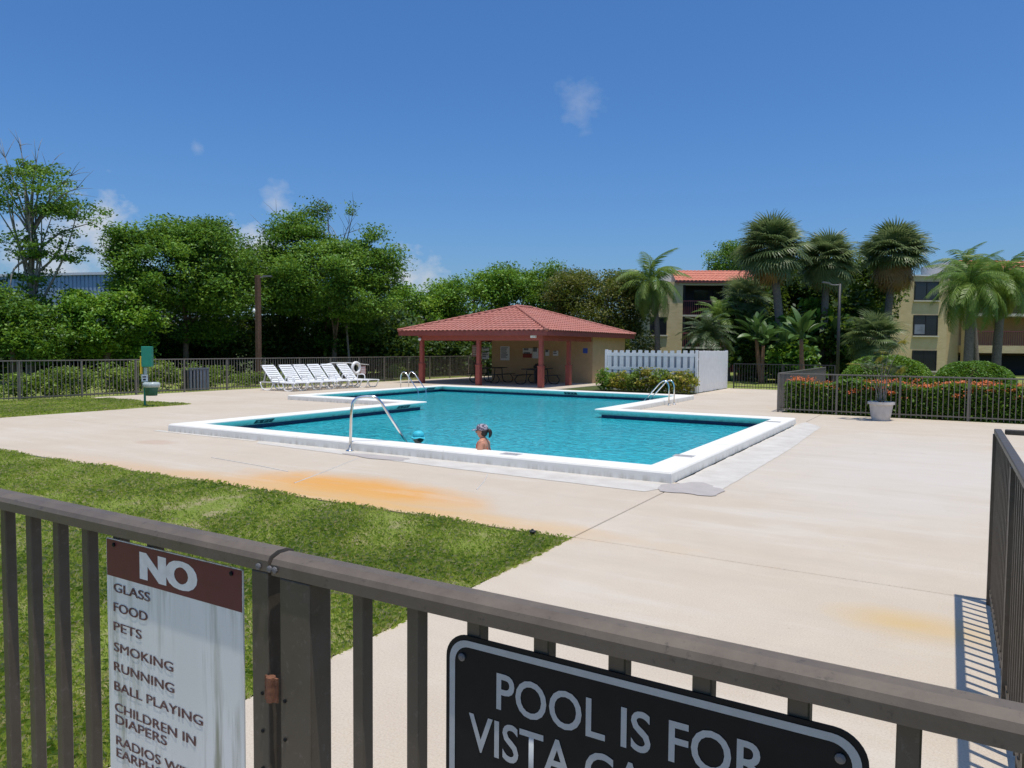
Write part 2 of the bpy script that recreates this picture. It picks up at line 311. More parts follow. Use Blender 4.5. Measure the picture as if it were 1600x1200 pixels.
# ------------------------------------------------------------------ ground, deck, lawns
b = MB(); BX = (-18.2, -3.2, 9.4, 24.9); R_ = 420
x0, x1, y0, y1 = BX
b.add([(-R_, -60, -.03), (R_, -60, -.03), (R_, y0, -.03), (-R_, y0, -.03)], [(0, 1, 2, 3)])
b.add([(-R_, y1, -.03), (R_, y1, -.03), (R_, 700, -.03), (-R_, 700, -.03)], [(0, 1, 2, 3)])
b.add([(-R_, y0, -.03), (x0, y0, -.03), (x0, y1, -.03), (-R_, y1, -.03)], [(0, 1, 2, 3)])
b.add([(x1, y0, -.03), (R_, y0, -.03), (R_, y1, -.03), (x1, y1, -.03)], [(0, 1, 2, 3)])
tag(b.build('ground', 'earth'), kind='structure')
deck = empty('pool_deck'); tag(deck, kind='structure')
J = .007
for (ax, bx_, ay, by) in [(-2.95, .9, -4, 6.09), (-19.2, -2.95, 6.05, 9.35), (-2.95, 12, 6.09, 21.47), (-19.2, -13.4, 9.35, 17.0), (-24.3, -19.2, 13.7, 24.8), (-19.2, -18.1, 17.0, 24.8),
                         (-24.3, -7.85, 24.8, 27.6), (-24.3, -14.3, 27.6, 40), (-7.85, -2.95, 17.9, 21.47), (-7.85, -4.0, 21.47, 27.6), (-8.5, -4.0, 27.6, 33.4)]:
    MB().bx(ax+J, bx_-J, ay+J, by-J, -.14, 0).build('concrete_slab', 'concrete', deck, bev=.006, seg=1)
def sheet(name, poly, z, mat, parent=None, wob=.0, n=1):
    pts = []
    for i in range(len(poly)):
        a = Vector(poly[i]); c = Vector(poly[(i+1) % len(poly)]); k = max(1, int((c-a).length/.15)) if wob else 1
        for j in range(k):
            p = a.lerp(c, j/k)
            if wob: p = p+Vector((random.gauss(0, wob), random.gauss(0, wob)))
            pts.append((p.x, p.y))
    me = bpy.data.meshes.new(name); me.from_pydata([(x, y, z) for x, y in pts], [], [tuple(range(len(pts)))]); return link(name, me, mat, parent)
# whitened repair strip round the raised coping and two grey repair patches
sheet('repair_strip', [(-3.02, 9.3), (-2.38, 8.95), (-2.36, 13.6), (-2.46, 17.9), (-2.95, 18.9), (-3.02, 18.0)], .004, 'white_strip', deck, .006)
sheet('repair_strip', [(-10.9, 9.22), (-10.6, 8.93), (-6.0, 8.62), (-3.15, 8.50), (-3.02, 8.9), (-3.02, 9.22)], .004, 'white_strip', deck, .006)
sheet('repair_strip', [(-13.9, 9.22), (-13.85, 9.08), (-10.9, 9.10), (-10.9, 9.22)], .004, 'white_strip', deck, .008)
def patch(cx, cy, rx, ry, z=.008, seed=1):
    r = random.Random(seed); pts = []
    for i in range(40):
        a = 2*math.pi*i/40; k = 1+.12*math.sin(3*a+seed)+.09*math.sin(5*a+2*seed)+.05*r.uniform(-1, 1); pts.append((cx+rx*k*math.cos(a), cy+ry*k*math.sin(a)))
    return sheet('repair_patch', pts, z, 'patch_grey', deck)
patch(-2.72, 9.0, .40, .40, seed=3); patch(-7.75, 8.87, .62, .17, seed=5)
for pts in [[onG(745, 765), onG(757, 752), onG(762, 741)], [onG(460, 755), onG(500, 740), onG(545, 722), onG(560, 716)], [onG(330, 715), onG(400, 727), onG(450, 737)]]:
    MB().tube([(p.x, p.y, .001) for p in pts], .009, 5).build('crack_filler', 'white_strip', deck)

def lawn_sheet(name, poly, z): return tag(sheet(name, poly, z, 'turf'), kind='structure')
lawn_sheet('lawn', [(-2.97, -3), (-2.97, 6.03), (-40, 6.03), (-40, -3)], -.012)
lawn_sheet('lawn', [(-19.22, 6.05), (-19.22, 13.68), (-40, 13.68), (-40, 6.05)], -.012)
lawn_sheet('lawn', [(-24.32, 13.7), (-24.32, 42), (-40, 42), (-40, 13.7)], -.012)
lawn_sheet('lawn', [(-3.98, 21.5), (14, 21.5), (14, 62), (-14, 62), (-14, 33.42), (-3.98, 33.42)], -.012)
# grass blades
def blades(name, area, dens, hgt, wid, label, seed, thin=None):
    r = np.random.default_rng(seed); (ax, bx_, ay, by) = area; n = int((bx_-ax)*(by-ay)*dens)
    P = np.stack([r.uniform(ax, bx_, n), r.uniform(ay, by, n)], 1)
    wx = P[:, 0]+.35*np.sin(P[:, 1]*3.3); wy = P[:, 1]+.3*np.sin(P[:, 0]*4.1+1); cl = .25*np.sin(wx*9.1)*np.sin(wy*8.3+1)+np.sin(wx*2.1+1)*np.sin(P[:, 1]*2.7)+.6*np.sin(P[:, 0]*5.3+P[:, 1]*3.1)+.5*np.sin(P[:, 0]*.9-P[:, 1]*1.7)
    keep = r.random(n) < np.clip(.72+.45*(cl+.35), .2, 1)
    if thin is not None: keep &= r.random(n) < thin(P)
    P = P[keep]; cl = cl[keep]; n = len(P)
    ang = r.uniform(0, 2*np.pi, n); h = hgt*r.uniform(.35, 1.2, n)**1.2*np.clip(1+.25*cl, .5, 1.5); lean = r.uniform(.25, 1.25, n)*h; w = wid*r.uniform(.6, 1.3, n)
    d = np.stack([np.cos(ang), np.sin(ang)], 1); s = np.stack([-d[:, 1], d[:, 0]], 1)
    V = np.zeros((n, 4, 3)); z0 = -.012
    V[:, 0, :2] = P-s*w[:, None]/2; V[:, 1, :2] = P+s*w[:, None]/2; V[:, :2, 2] = z0
    V[:, 2, :2] = P+d*lean[:, None]*.4+s*w[:, None]*.35; V[:, 2, 2] = z0+h*.65
    V[:, 3, :2] = P+d*lean[:, None]; V[:, 3, 2] = z0+h*np.clip(1.05-lean/h*.45, .4, 1)
    k = np.arange(n)[:, None]*4; Fq = np.concatenate([k+np.array([[0, 1, 2]]), k+np.array([[0, 2, 3]])], 0)
    pt = np.sin(P[:, 0]*1.3+2)*np.sin(P[:, 1]*1.1+.5)+.7*np.sin(P[:, 0]*3.7-P[:, 1]*2.9); rv = np.clip(r.normal(.47, .3, n)+.05*cl+.07*pt, 0, 1); rv = np.where(r.random(n) < .09, 1, rv)
    o = npmesh(name, V.reshape(-1, 3), Fq, 'grass_blade', None, np.concatenate([rv, rv])); tag(o, label, 'grass', kind='stuff')
blades('lawn_grass', (-8.2, -2.93, .9, 6.08), 8500, .047, .0042, 'sunlit green lawn grass between the front fence and the pool deck', 1, lambda P: np.clip(2.4-np.hypot(P[:, 0], P[:, 1])/4.2, .3, 1))
blades('lawn_grass', (-17, -8.2, 1.5, 6.08), 3200, .045, .0075, 'sunlit lawn grass at the far left of the front lawn', 2)
blades('lawn_grass', (-24.4, -19.18, 7.5, 13.72), 1900, .065, .012, 'patch of lawn grass round the green waste station post', 3)

# ------------------------------------------------------------------ pool
pool = empty('swimming_pool', (-10, 15, 0)); tag(pool, 'raised white edged swimming pool with stepped outline and turquoise water', 'pool')
loop = [(-13.1, 9.65), (-3.5, 9.65), (-3.5, 17.75), (-8.0, 17.75), (-8.0, 24.6), (-17.95, 24.6), (-17.95, 17.2), (-13.1, 17.2)]
def inset(o):
    n = len(loop); out = []
    for i in range(n):
        p = Vector(loop[i]); a = (p-Vector(loop[i-1])).normalized(); c = (Vector(loop[(i+1) % n])-p).normalized()
        na = Vector((a.y, -a.x)); nc = Vector((c.y, -c.x)); out.append(p+(na+nc)*o if abs(a.dot(c)) < .5 else p+na*o)
    return out
PC = Vector((-10, 15, 0))
prof = [(.135, -.005), (.125, .005), (0.0, .118), (0.0, .135), (.012, .15), (.035, .156), (.405, .156), (.432, .148), (.446, .125), (.45, .0)]
rings = [inset(o) for o, z in prof]
for i in range(8):
    j = (i+1) % 8; L = (Vector(loop[j])-Vector(loop[i])).length; k = max(1, round(L/3.0))
    for s in range(k):
        t0, t1 = s/k, (s+1)/k; g = .003/L; vs = []
        for t in (t0+(g if s else 0), t1-(g if s < k-1 else 0)):
            for (o, z), rg in zip(prof, rings):
                p = rg[i].lerp(rg[j], t) if not (0 < t < 1) else None
                if p is None:
                    q = Vector(loop[i]).lerp(Vector(loop[j]), t); d = (Vector(loop[j])-Vector(loop[i])).normalized(); p = q+Vector((d.y, -d.x))*o
                vs.append((p.x-PC.x, p.y-PC.y, z))
        m = len(prof); fs = [(a, m+a, m+a+1, a+1) for a in range(m-1)]+[tuple(range(m)), tuple(range(2*m-1, m-1, -1))]
        me = MB().add(vs, fs).mesh('coping_section'); bm = bmesh.new(); bm.from_mesh(me); bmesh.ops.recalc_face_normals(bm, faces=bm.faces); bm.to_mesh(me); bm.free()
        link('coping_section', me, 'coping_white', pool)
wl = -.085; ti = inset(.14); b = MB()
for i in range(8):
    p, q = ti[i], ti[(i+1) % 8]; b.add([(p.x-PC.x, p.y-PC.y, -.20), (q.x-PC.x, q.y-PC.y, -.20), (q.x-PC.x, q.y-PC.y, .004), (p.x-PC.x, p.y-PC.y, .004)], [(0, 1, 2, 3)])
b.build('tile_band', 'tile_navy', pool)
b = MB()
for i in range(8):
    p, q = ti[i], ti[(i+1) % 8]; b.add([(p.x-PC.x, p.y-PC.y, -1.4), (q.x-PC.x, q.y-PC.y, -1.4), (q.x-PC.x, q.y-PC.y, -.2), (p.x-PC.x, p.y-PC.y, -.2)], [(0, 1, 2, 3)])
b.add([(p.x-PC.x, p.y-PC.y, -1.4) for p in ti], [tuple(range(8))]); b.build('basin', 'plaster', pool)
me = bpy.data.meshes.new('pool_water'); me.from_pydata([(p.x, p.y, wl) for p in ti], [], [tuple(range(8))]); tag(link('pool_water', me, 'water'), kind='structure')
# depth marks on the inner lips, marker tiles on the coping
def lipmark(p, right, out, body='5 FT'):
    R = Vector(right); N = Vector(out); U = (Vector((0, 0, .113))+N*.125*-1).normalized()  # lip leans inwards
    c = Vector(p)-PC
    q = MB(); n = R.cross(U); a = c+n*.003
    q.add([a-R*.26-U*.065, a+R*.26-U*.065, a+R*.26+U*.065, a-R*.26+U*.065], [(0, 1, 2, 3)]); o = q.build('depth_marker', 'ink', pool)
    text(body, .075, 'letter_grey', pool, a-R*.2-U*.037, R, U, 'depth_lettering', .012, .003, fitw=.40)
lipmark((-13.1-.0625, 11.3, .0615), (0, 1, 0), (-1, 0, 0)); lipmark((-13.1-.0625, 16.2, .0615), (0, 1, 0), (-1, 0, 0))
lipmark((-12.1, 24.6+.0625, .0615), (1, 0, 0), (0, 1, 0)); lipmark((-17.95-.0625, 23.9, .0615), (0, 1, 0), (-1, 0, 0))
for x, y in ((-3.36, 10.7), (-3.30, 16.9), (-5.6, 9.42)):
    MB().bx(x-.15-PC.x, x+.15-PC.x, y-.10-PC.y, y+.10-PC.y, .1565, .1595).build('marker_tile', 'mark_tile', pool)
    text('NO DIVING', .035, 'ink', pool, (x-.12-PC.x, y-.02-PC.y, .160), (1, 0, 0), (0, 1, 0), 'marker_lettering', .005, .001, fitw=.24)

def curve_pts(pts, n=6):
    """Catmull-Rom"""
    P = [Vector(p) for p in pts]; P = [P[0]*2-P[1]]+P+[P[-1]*2-P[-2]]; out = []
    for i in range(1, len(P)-2):
        for k in range(n):
            t = k/n; a, b_, c, d = P[i-1], P[i], P[i+1], P[i+2]
            out.append(.5*((2*b_)+(c-a)*t+(2*a-5*b_+4*c-d)*t*t+(3*b_-a-3*c+d)*t**3))
    out.append(P[-2]); return out
hr = empty('pool_handrail', (-8.55, 9.12, 0)); tag(hr, 'single polished steel handrail arching over the near pool edge', 'handrail')
hb = Vector((-8.55, 9.12, 0)); hp = [onY(x, y, yy)-hb for x, y, yy in ((549.5, 640, 9.13), (552, 628, 9.15), (560, 621.5, 9.22), (575, 620, 9.32), (588, 621.5, 9.40), (597, 631, 9.46))]
MB().tube([(0, 0, 0)]+curve_pts(hp)+[onY(632, 687, 9.85)-hb, onY(640, 700, 9.95)-hb, onY(640, 730, 9.97)-hb], .024, 12).build('rail', 'steel', hr, True)
MB().lathe([(.07, 0), (.07, .018), (.04, .03), (.026, .034)], n=16).build('escutcheon', 'steel', hr, True)
def ladder(x, y, s, label):
    t = empty('pool_ladder', (x, y, 0)); tag(t, label, 'ladder', 'pool ladders')
    for dy in (-.25, .25):
        MB().tube([(0, dy, 0)]+curve_pts([(0, dy, .55), (.05*s, dy, .70), (.17*s, dy, .76), (.30*s, dy, .68)])+[(.86*s, dy, .05), (.90*s, dy, -.3), (.9*s, dy, -1.0)], .021, 10).build('rail', 'steel', t, True)
        MB().lathe([(.06, 0), (.06, .016), (.03, .03)], c=(0, dy, 0), n=12).build('escutcheon', 'steel', t, True)
    for z in (-.25, -.55): MB().bx(.86*s-.04, .86*s+.04, -.24, .24, z, z+.025).build('step', 'white_plastic', t)
ladder(-18.55, 22.9, 1, 'steel pool ladder on the far left side, nearest the pavilion'); ladder(-7.4, 22.2, -1, 'steel pool ladder on the right side, in front of the white fence')

# ------------------------------------------------------------------ fences of vertical pickets
def picket_fence(name, p0, p1, h, label, mat='fence_far', post_gap=1.83, gap=.118, pw=.018, low=.08, postw=.05, rails=(1.0,), group=None, cat='fence', cap=True, ends=(1, 1)):
    p0 = Vector((*p0, 0)); p1 = Vector((*p1, 0)); d = p1-p0; L = d.length; rz = math.atan2(d.y, d.x)
    t = empty(name, p0, rz); tag(t, label, cat, group)
    MB().bx(-.02, L+.02, -.022, .022, h-.035, h).build('top_rail', mat, t, bev=.006)
    MB().bx(0, L, -.014, .014, low, low+.03).build('bottom_rail', mat, t)
    n = max(1, round(L/post_gap)); first = None; post = None
    for i in range(n+1):
        if (i == 0 and not ends[0]) or (i == n and not ends[1]): continue
        x = L*i/n
        if post is None: post = MB().bx(-postw/2, postw/2, -postw/2, postw/2, -.05, h-.036).build('post', mat, t); post.location = (x, 0, 0)
        else: childcopy(post, (x, 0, 0), t)
    m = round(L/gap)
    for i in range(1, m):
        x = L*i/m
        if abs((x*n/L)-round(x*n/L))*L/n < postw*.7: continue
        if first is None: first = MB().bx(-pw/2, pw/2, -pw/2, pw/2, low-.06, h-.036).build('picket', mat, t); first.location = (x, 0, 0)
        else: childcopy(first, (x, 0, 0), t)
    return t
picket_fence('picket_fence', (-24.45, 6.0), (-24.45, 38), 1.24, 'long brown metal picket fence in front of the trees, behind the loungers', gap=.13)
picket_fence('picket_fence', (-4.1, 21.55), (8, 21.55), 1.10, 'brown metal picket fence in front of the red flowered hedge', gap=.118, post_gap=1.45)
picket_fence('picket_fence', (-4.1, 21.6), (-4.1, 30.5), 1.10, 'brown metal picket fence running back beside the end of the flowered hedge', ends=(0, 1))
picket_fence('metal_gate', (-8.25, 33.3), (-4.1, 33.3), 1.12, 'black metal gate and fence beside the white board fence', 'gate_black', cat='gate')
picket_fence('picket_fence', (.30, .95), (.30, 6.0), 1.22, 'near brown metal picket fence along the right side of the concrete', 'bronze_metal', pw=.022, gap=.113, postw=.055)
picket_fence('picket_fence', (.36, 6.0), (5, 6.0), 1.22, 'short brown picket fence turning right at the near corner post', 'bronze_metal', pw=.022, gap=.113, ends=(0, 1))

# near fence and gate: rail tops at 1.36 m, in the plane y = .92
YF = .92; k_ = YF
def nf(px, py, dy=0): return onY(px, py, YF+dy)
MATS['bronze_rail'] = None
m_ = NM('bronze_rail', .5, .4); n1_ = m_.noise(9, 6, .7); n2_ = m_.noise(60, 4, .7); c_ = m_.mix(m_.rng(n1_, .3, .7), (.108, .084, .060), (.165, .132, .098)); c_ = m_.mix(m_.rng(n2_, .60, .70, 0, .6), c_, (.05, .042, .034)); m_.color(c_).bump(n2_, .25, .002); lk(m_.t, m_.rng(n1_, .3, .7, .38, .62), m_.b.inputs['Roughness'])
def near_panel(name, xa, xb, label, cat, pickets, posts, zt):
    t = empty(name, (xa, YF, 0)); tag(t, label, cat)
    # rounded cap rail
    sec = [(-.031, -.030), (-.032, -.010), (-.027, -.001), (-.010, .005), (.010, .005), (.027, -.001), (.032, -.010), (.031, -.030)]
    b = MB(); n = len(sec)
    b.add([(x, y, zt+z) for x in (0, xb-xa) for y, z in sec], [(i, n+i, n+(i+1) % n, (i+1) % n) for i in range(n)]+[tuple(range(n)), tuple(range(2*n-1, n-1, -1))])
    me = b.mesh('top_rail'); bm = bmesh.new(); bm.from_mesh(me); bmesh.ops.recalc_face_normals(bm, faces=bm.faces); bm.to_mesh(me); bm.free(); link('top_rail', me, 'bronze_rail', t)
    MB().bx(0, xb-xa, -.016, .016, .10, .135).build('bottom_rail', 'bronze_metal', t)
    f = None
    for x in pickets:
        if f is None: f = MB().bx(-.0125, .0125, -.0125, .0125, .05, zt-.031).build('picket', 'bronze_metal', t, bev=.002, seg=1); f.location = (x-xa, 0, 0)
        else: childcopy(f, (x-xa, 0, 0), t)
    for x, w in posts:
        MB().bx(x-w/2-xa, x+w/2-xa, -.0255, .0255, 0, zt-.033).build('post', 'bronze_metal', t, bev=.003)
    return t
zr = nf(440, 862).z
hx = nf(443, 900).x
lp = [nf(x, 900).x for x in (15, 55, 95, 142)]; sp_ = (lp[3]-lp[0])/3
lp = [lp[3]-sp_*i for i in range(14)]
fen = near_panel('front_fence', lp[-1]-.1, hx-.004, 'dark brown metal fence panel in the foreground at left', 'fence', lp+[lp[0]+sp_, lp[0]+2*sp_], [(nf(423, 900).x, .044)], zr)
gp = [nf(x, 1000).x for x in (567, 655, 748, 854, 970, 1102, 1252, 1426)]; gs = (gp[-1]-gp[0])/7
gp = [gp[0]+gs*i for i in range(11)]
gate = near_panel('front_gate', hx+.004, gp[-1]+.12, 'dark brown metal gate across the foreground, hinged beside the tall post', 'gate', gp, [(nf(477, 900).x, .075)], zr-.004)
hg = MB(); hz0 = nf(440, 1050).z
hg.tube([(hx, YF-.031, hz0-.04), (hx, YF-.031, hz0+.005)], .0085, 10); hg.bx(hx-.016, hx+.016, YF-.031, YF-.0275, hz0-.04, hz0+.004)
o = hg.build('hinge', 'rust_metal', gate); o.location = (-(hx+.004), -YF, 0)
for z in (1.12, 1.05, .98):
    for dx in (-.028, .030):
        q = MB().lathe([(.0035, 0), (.0035, .002), (.0015, .003)], n=8); o = q.build('screw', 'sign_black', gate); o.location = (dx-.004, -.0258, z); o.rotation_euler = (math.pi/2, 0, 0)
for i in range(3):
    o = MB().lathe([(.006, 0), (.006, .003), (.003, .0045)], n=10).build('screw', 'lamp_grey', gate); o.location = (-.010+i*.013-.004 if i else -.03, -.0330, zr-.022); o.rotation_euler = (math.pi/2, 0, 0)

# the two signs
NY = -.0165   # sign face offset from the fence plane (towards the camera)
def sgn(px, py): v = nf(px, py, NY); return v.x, v.z
def rounded(x0, x1, z0, z1, r, n=6):
    out = []
    for cx, cz, a0 in ((x1-r, z1-r, 0), (x0+r, z1-r, 90), (x0+r, z0+r, 180), (x1-r, z0+r, 270)):
        for i in range(n+1): a = math.radians(a0+90*i/n); out.append((cx+r*math.cos(a), cz+r*math.sin(a)))
    return out
def plate(name, poly, y0, y1, mat, parent):
    o = MB().prism(poly, 0, y1-y0).build(name, mat, parent); o.rotation_euler = (math.pi/2, 0, 0); o.location = (0, y1-YF, 0); return o
s1 = empty('rules_sign', (0, YF, 0)); tag(s1, 'weathered white rules sign headed NO on a maroon band, on the front fence', 'sign')
ax, az = sgn(166, 843); bx1, bz1 = sgn(379, 886); zt = (az+bz1)/2; W1 = bx1-ax
plate('panel', rounded(ax, bx1, zt-.62, zt, .004), YF+NY, YF+NY+.003, 'sign_white', s1)
band = sgn(166, 897)[1]
plate('header_band', [(ax+.002, band), (bx1-.002, band), (bx1-.002, zt-.002), (ax+.002, zt-.002)], YF+NY-.0006, YF+NY-.0002, 'sign_maroon', s1)
def stext(body, pl, pr, ptop, pbot, mat, parent, off, yy=NY, name='lettering', bold=0):
    xa, za = sgn(pl, pbot); _, zb = sgn(pl, ptop); xb = sgn(pr, pbot)[0]
    return text(body, zb-za, mat, parent, (xa, yy-.0009, za), (1, 0, 0), (0, 0, 1), name, off, 0, fitw=xb-xa-bold*(zb-za)/.69, bold=bold)
stext('NO', 219, 309, 863, 902, 'letter_white', s1, .03, bold=.13)
h_ = 13.5
for body, l, r, bt in [('GLASS', 178, 235, 923.5), ('FOOD', 178, 231, 954), ('PETS', 178, 222, 984), ('SMOKING', 178.5, 271, 1016), ('RUNNING', 178.5, 272.5, 1046.5), ('BALL PLAYING', 179, 317, 1077),
                       ('CHILDREN IN', 180, 306, 1110), ('DIAPERS', 181, 261, 1129), ('RADIOS WITHOUT', 182, 366, 1162), ('EARPHONES', 182.5, 297, 1181)]:
    stext(body, l, r, bt-h_, bt, 'letter_maroon', s1, 0, bold=.085)
for x in (ax+.03, bx1-.03):
    o = MB().lathe([(.0045, 0), (.0045, .002), (.002, .003)], n=10).build('screw', 'sign_black', s1); o.location = (x, NY-.001, zt-.012); o.rotation_euler = (math.pi/2, 0, 0)
s2 = empty('pool_sign', (0, YF, 0)); tag(s2, 'black sign with grey border reading POOL IS FOR, on the front gate', 'sign')
cx0 = sgn(697, 1150)[0]; cx1 = sgn(1340, 1195)[0]+.012; cz1 = sgn(740, 996)[1]
plate('panel', rounded(cx0, cx1, cz1-.46, cz1, .038, 8), YF+NY, YF+NY+.003, 'sign_black', s2)
oa = rounded(cx0+.007, cx1-.007, cz1-.453, cz1-.007, .033, 8); ob = rounded(cx0+.017, cx1-.017, cz1-.443, cz1-.017, .025, 8); n = len(oa)
o = MB().add([(x, YF+NY-.001, z) for x, z in oa]+[(x, YF+NY-.001, z) for x, z in ob], [(i, (i+1) % n, n+(i+1) % n, n+i) for i in range(n)]).build('border', 'letter_grey', s2); o.location = (0, -YF, 0)
stext('POOL IS FOR', 776, 1203, 1051, 1106, 'letter_grey', s2, .012)
tx = stext('VISTA CA', 733, 1012, 1113, 1168, 'letter_grey', s2, .012)
for x in (cx0+.030, cx1-.030):
    o = MB().lathe([(.006, 0), (.006, .002), (.003, .0035)], n=12).build('screw', 'lamp_grey', s2); o.location = (x, NY-.001, cz1-.034); o.rotation_euler = (math.pi/2, 0, 0)
# ------------------------------------------------------------------ pavilion
def tile_face(O, u, v, n, L, vmax, tw=.24, th=.36, amp=.035, sub=6):
    O, u, v, n = map(Vector, (O, u, v, n)); b = MB(); k = max(1, round(L/tw)); cols = k*sub
    def hgt(i): s = (i % sub)/sub; return amp*(math.sin(2*math.pi*s)*.5+.5) if True else 0
    rows = int(max(vmax(L*i/20) for i in range(21))/th)+1
    for i in range(cols):
        ua, ub = L*i/cols, L*(i+1)/cols; va, vb = vmax(ua), vmax(ub); vm = max(va, vb)
        if min(va, vb) <= .001 and vm < .02: continue
        for r in range(rows):
            lo = r*th
            if lo >= vm: break
            a1, b1 = min(lo+th+.03, max(va, 0)), min(lo+th+.03, max(vb, 0)); a0, b0 = min(lo, a1), min(lo, b1); ha, hb = hgt(i), hgt(i+1)
            P = [O+u*ua+v*a0+n*(ha+.028), O+u*ub+v*b0+n*(hb+.028), O+u*ub+v*b1+n*hb, O+u*ua+v*a1+n*ha, O+u*ua+v*a0+n*(ha-.01), O+u*ub+v*b0+n*(hb-.01)]
            b.add(P, [(0, 1, 2, 3), (4, 5, 1, 0)])
    return b
pav = empty('pool_pavilion', (-18.9, 33, 0)); tag(pav, 'open pool pavilion with hipped red tile roof, red posts and tan walls', 'pavilion')
PO = Vector((-18.9, 33, 0))
X0, X1, Y0, Y1, ZE = -23.0, -14.8, 27.85, 38.1, 2.50
AP0, AP1, ZA = Vector((-18.9, 32.2, 3.80)), Vector((-18.9, 33.8, 3.80)), 3.80
def roof_face(a, b_, c, d):
    """eave a->b, ridge c above b end, d above a end"""
    a, b_, c, d = map(Vector, (a, b_, c, d)); u = (b_-a); L = u.length; u.normalize()
    n = u.cross(d-a if (d-a).length > .1 else c-a).normalized(); v = n.cross(u); S = (d-a).dot(v); ua = (d-a).dot(u); ub = (c-a).dot(u)
    def vm(x):
        if x < ua: return S*x/ua
        if x > ub: return S*(L-x)/(L-ub)
        return S
    return tile_face(a-PO, u, v, n, L, vm)
cs = [Vector((X0, Y0, ZE)), Vector((X1, Y0, ZE)), Vector((X1, Y1, ZE)), Vector((X0, Y1, ZE))]
for a, b_, c, d in [(cs[0], cs[1], AP0, AP0), (cs[1], cs[2], AP1, AP0), (cs[2], cs[3], AP1, AP1), (cs[3], cs[0], AP0, AP1)]:
    o = roof_face(a, b_, c, d).build('roof_tiles', 'roof_tile', pav); o['kind'] = 'stuff'
for c, a in ((cs[0], AP0), (cs[1], AP0), (cs[2], AP1), (cs[3], AP1)):
    n = 18; t = MB()
    for i in range(n):
        p = c.lerp(a, i/n)-PO+Vector((0, 0, .035)); q = c.lerp(a, (i+1.12)/n)-PO+Vector((0, 0, .035)); t.tube([p, q], [.085, .065], 8)
    t.build('hip_tiles', 'roof_tile', pav, True)
MB().tube([AP0-PO+Vector((0, 0, .04)), AP1-PO+Vector((0, 0, .04))], .085, 8).build('ridge_tiles', 'roof_tile', pav, True)
fs = .05
def pbx(name, x0, x1, y0, y1, z0, z1, mat, bev=0): return MB().bx(x0-PO.x, x1-PO.x, y0-PO.y, y1-PO.y, z0, z1).build(name, mat, pav, bev=bev)
pbx('fascia', X0+.03, X1-.03, Y0+.03, Y0+.07, ZE-.22, ZE, 'fascia_red'); pbx('fascia', X0+.03, X1-.03, Y1-.07, Y1-.03, ZE-.22, ZE, 'fascia_red')
pbx('fascia', X0+.03, X0+.07, Y0+.071, Y1-.071, ZE-.22, ZE, 'fascia_red'); pbx('fascia', X1-.07, X1-.03, Y0+.071, Y1-.071, ZE-.22, ZE, 'fascia_red')
pbx('soffit', X0+.071, X1-.071, Y0+.071, Y1-.071, ZE-.16, ZE-.13, 'ceiling_brown')
BT = ZE-.165
pbx('beam', -22.0, -15.2, 28.2, 28.38, 2.06, BT, 'post_red'); pbx('beam', -15.42, -15.24, 28.381, 33.3, 2.06, BT, 'post_red'); pbx('beam', -22.0, -21.8, 28.381, 37.5, 2.06, BT, 'post_red')
for x, y in ((-21.85, 28.29), (-18.58, 28.29), (-15.33, 28.29), (-15.33, 31.0), (-21.9, 33.2)):
    mt = 'post_red' if y < 33 else 'wood_brown'
    pbx('post', x-.085, x+.085, y-.085, y+.085, .92, 2.06, mt, .008); pbx('post_base', x-.115, x+.115, y-.115, y+.115, 0, .92, mt, .01)
    pbx('post_collar', x-.13, x+.13, y-.13, y+.13, .90, .96, mt, .008)
pbx('front_wall', -21.1, -15.2, 33.4, 33.55, 0, BT-.001, 'stucco_tan'); pbx('side_wall', -15.35, -15.2, 33.551, 37.6, 0, BT-.001, 'stucco_tan'); pbx('side_wall', -21.1, -20.95, 33.551, 37.6, 0, BT-.001, 'stucco_tan'); pbx('rear_wall', -20.949, -15.351, 37.45, 37.6, 0, BT-.001, 'stucco_tan')
# notices on the shaded wall
def notice(name, px0, px1, py0, py1, mat, label, rows=0, head=None, ink='ink', yw=33.4):
    a = onY(px0, py0, yw-.012); c = onY(px1, py1, yw-.012); t = empty(name, (a.x, yw-.001, c.z)); tag(t, label, 'sign'); w, h = c.x-a.x, a.z-c.z
    MB().bx(0, w, -.014, 0, 0, h).build('panel', mat, t)
    if head: MB().bx(0, w, -.0165, -.0145, h*head[0], h*head[1]).build('band', head[2], t)
    if rows:
        b = MB(); r = random.Random(px0)
        for i in range(rows):
            z = h*(.9-.8*i/rows); l = .1*w; e = w*r.uniform(.6, .9)
            while l < e-.02: d = r.uniform(.04, .12)*w; b.bx(l, min(l+d, e), -.0185, -.0165, z-h*.25/rows, z+h*.2/rows); l += d+.03*w
        b.build('printed_lines', ink, t)
notice('notice_sign', 753, 764, 550, 561, 'paper', 'small white notice beside the second red post', 3); notice('notice_sign', 753, 764, 543, 548, 'paper', 'narrow white notice strip above another beside the second post', 1)
notice('notice_board', 782, 796, 541, 563, 'paper', 'tall white notice board full of rules on the pavilion wall', 10, None); notice('notice_sign', 817, 831, 544, 559, 'paper', 'white and red notice left of the corner post', 2, (0, .45, 'sign_red'))
notice('notice_sign', 832, 841, 544, 560, 'paper', 'plain pale notice touching the red and white one', 1); notice('notice_sign', 852, 858, 547, 556, 'paper', 'small framed notice just right of the corner post', 1); notice('notice_sign', 864, 872, 548, 556, 'paper', 'small square white notice between the two right posts', 2)
notice('restroom_sign', 911, 918, 544, 552, 'sign_blue', 'small blue restroom sign near the right end of the wall', 0)
t = empty('notice_sign', (-21.98, 33.2-.12, 1.25)); tag(t, 'pinkish sign on the dark rear post at left of the pavilion', 'sign'); MB().bx(-.18, .22, -.02, 0, 0, .62).build('panel', 'sign_pink', t)
b = MB()
for i in range(5): b.bx(-.13, .16, -.024, -.021, .08+.1*i, .12+.1*i)
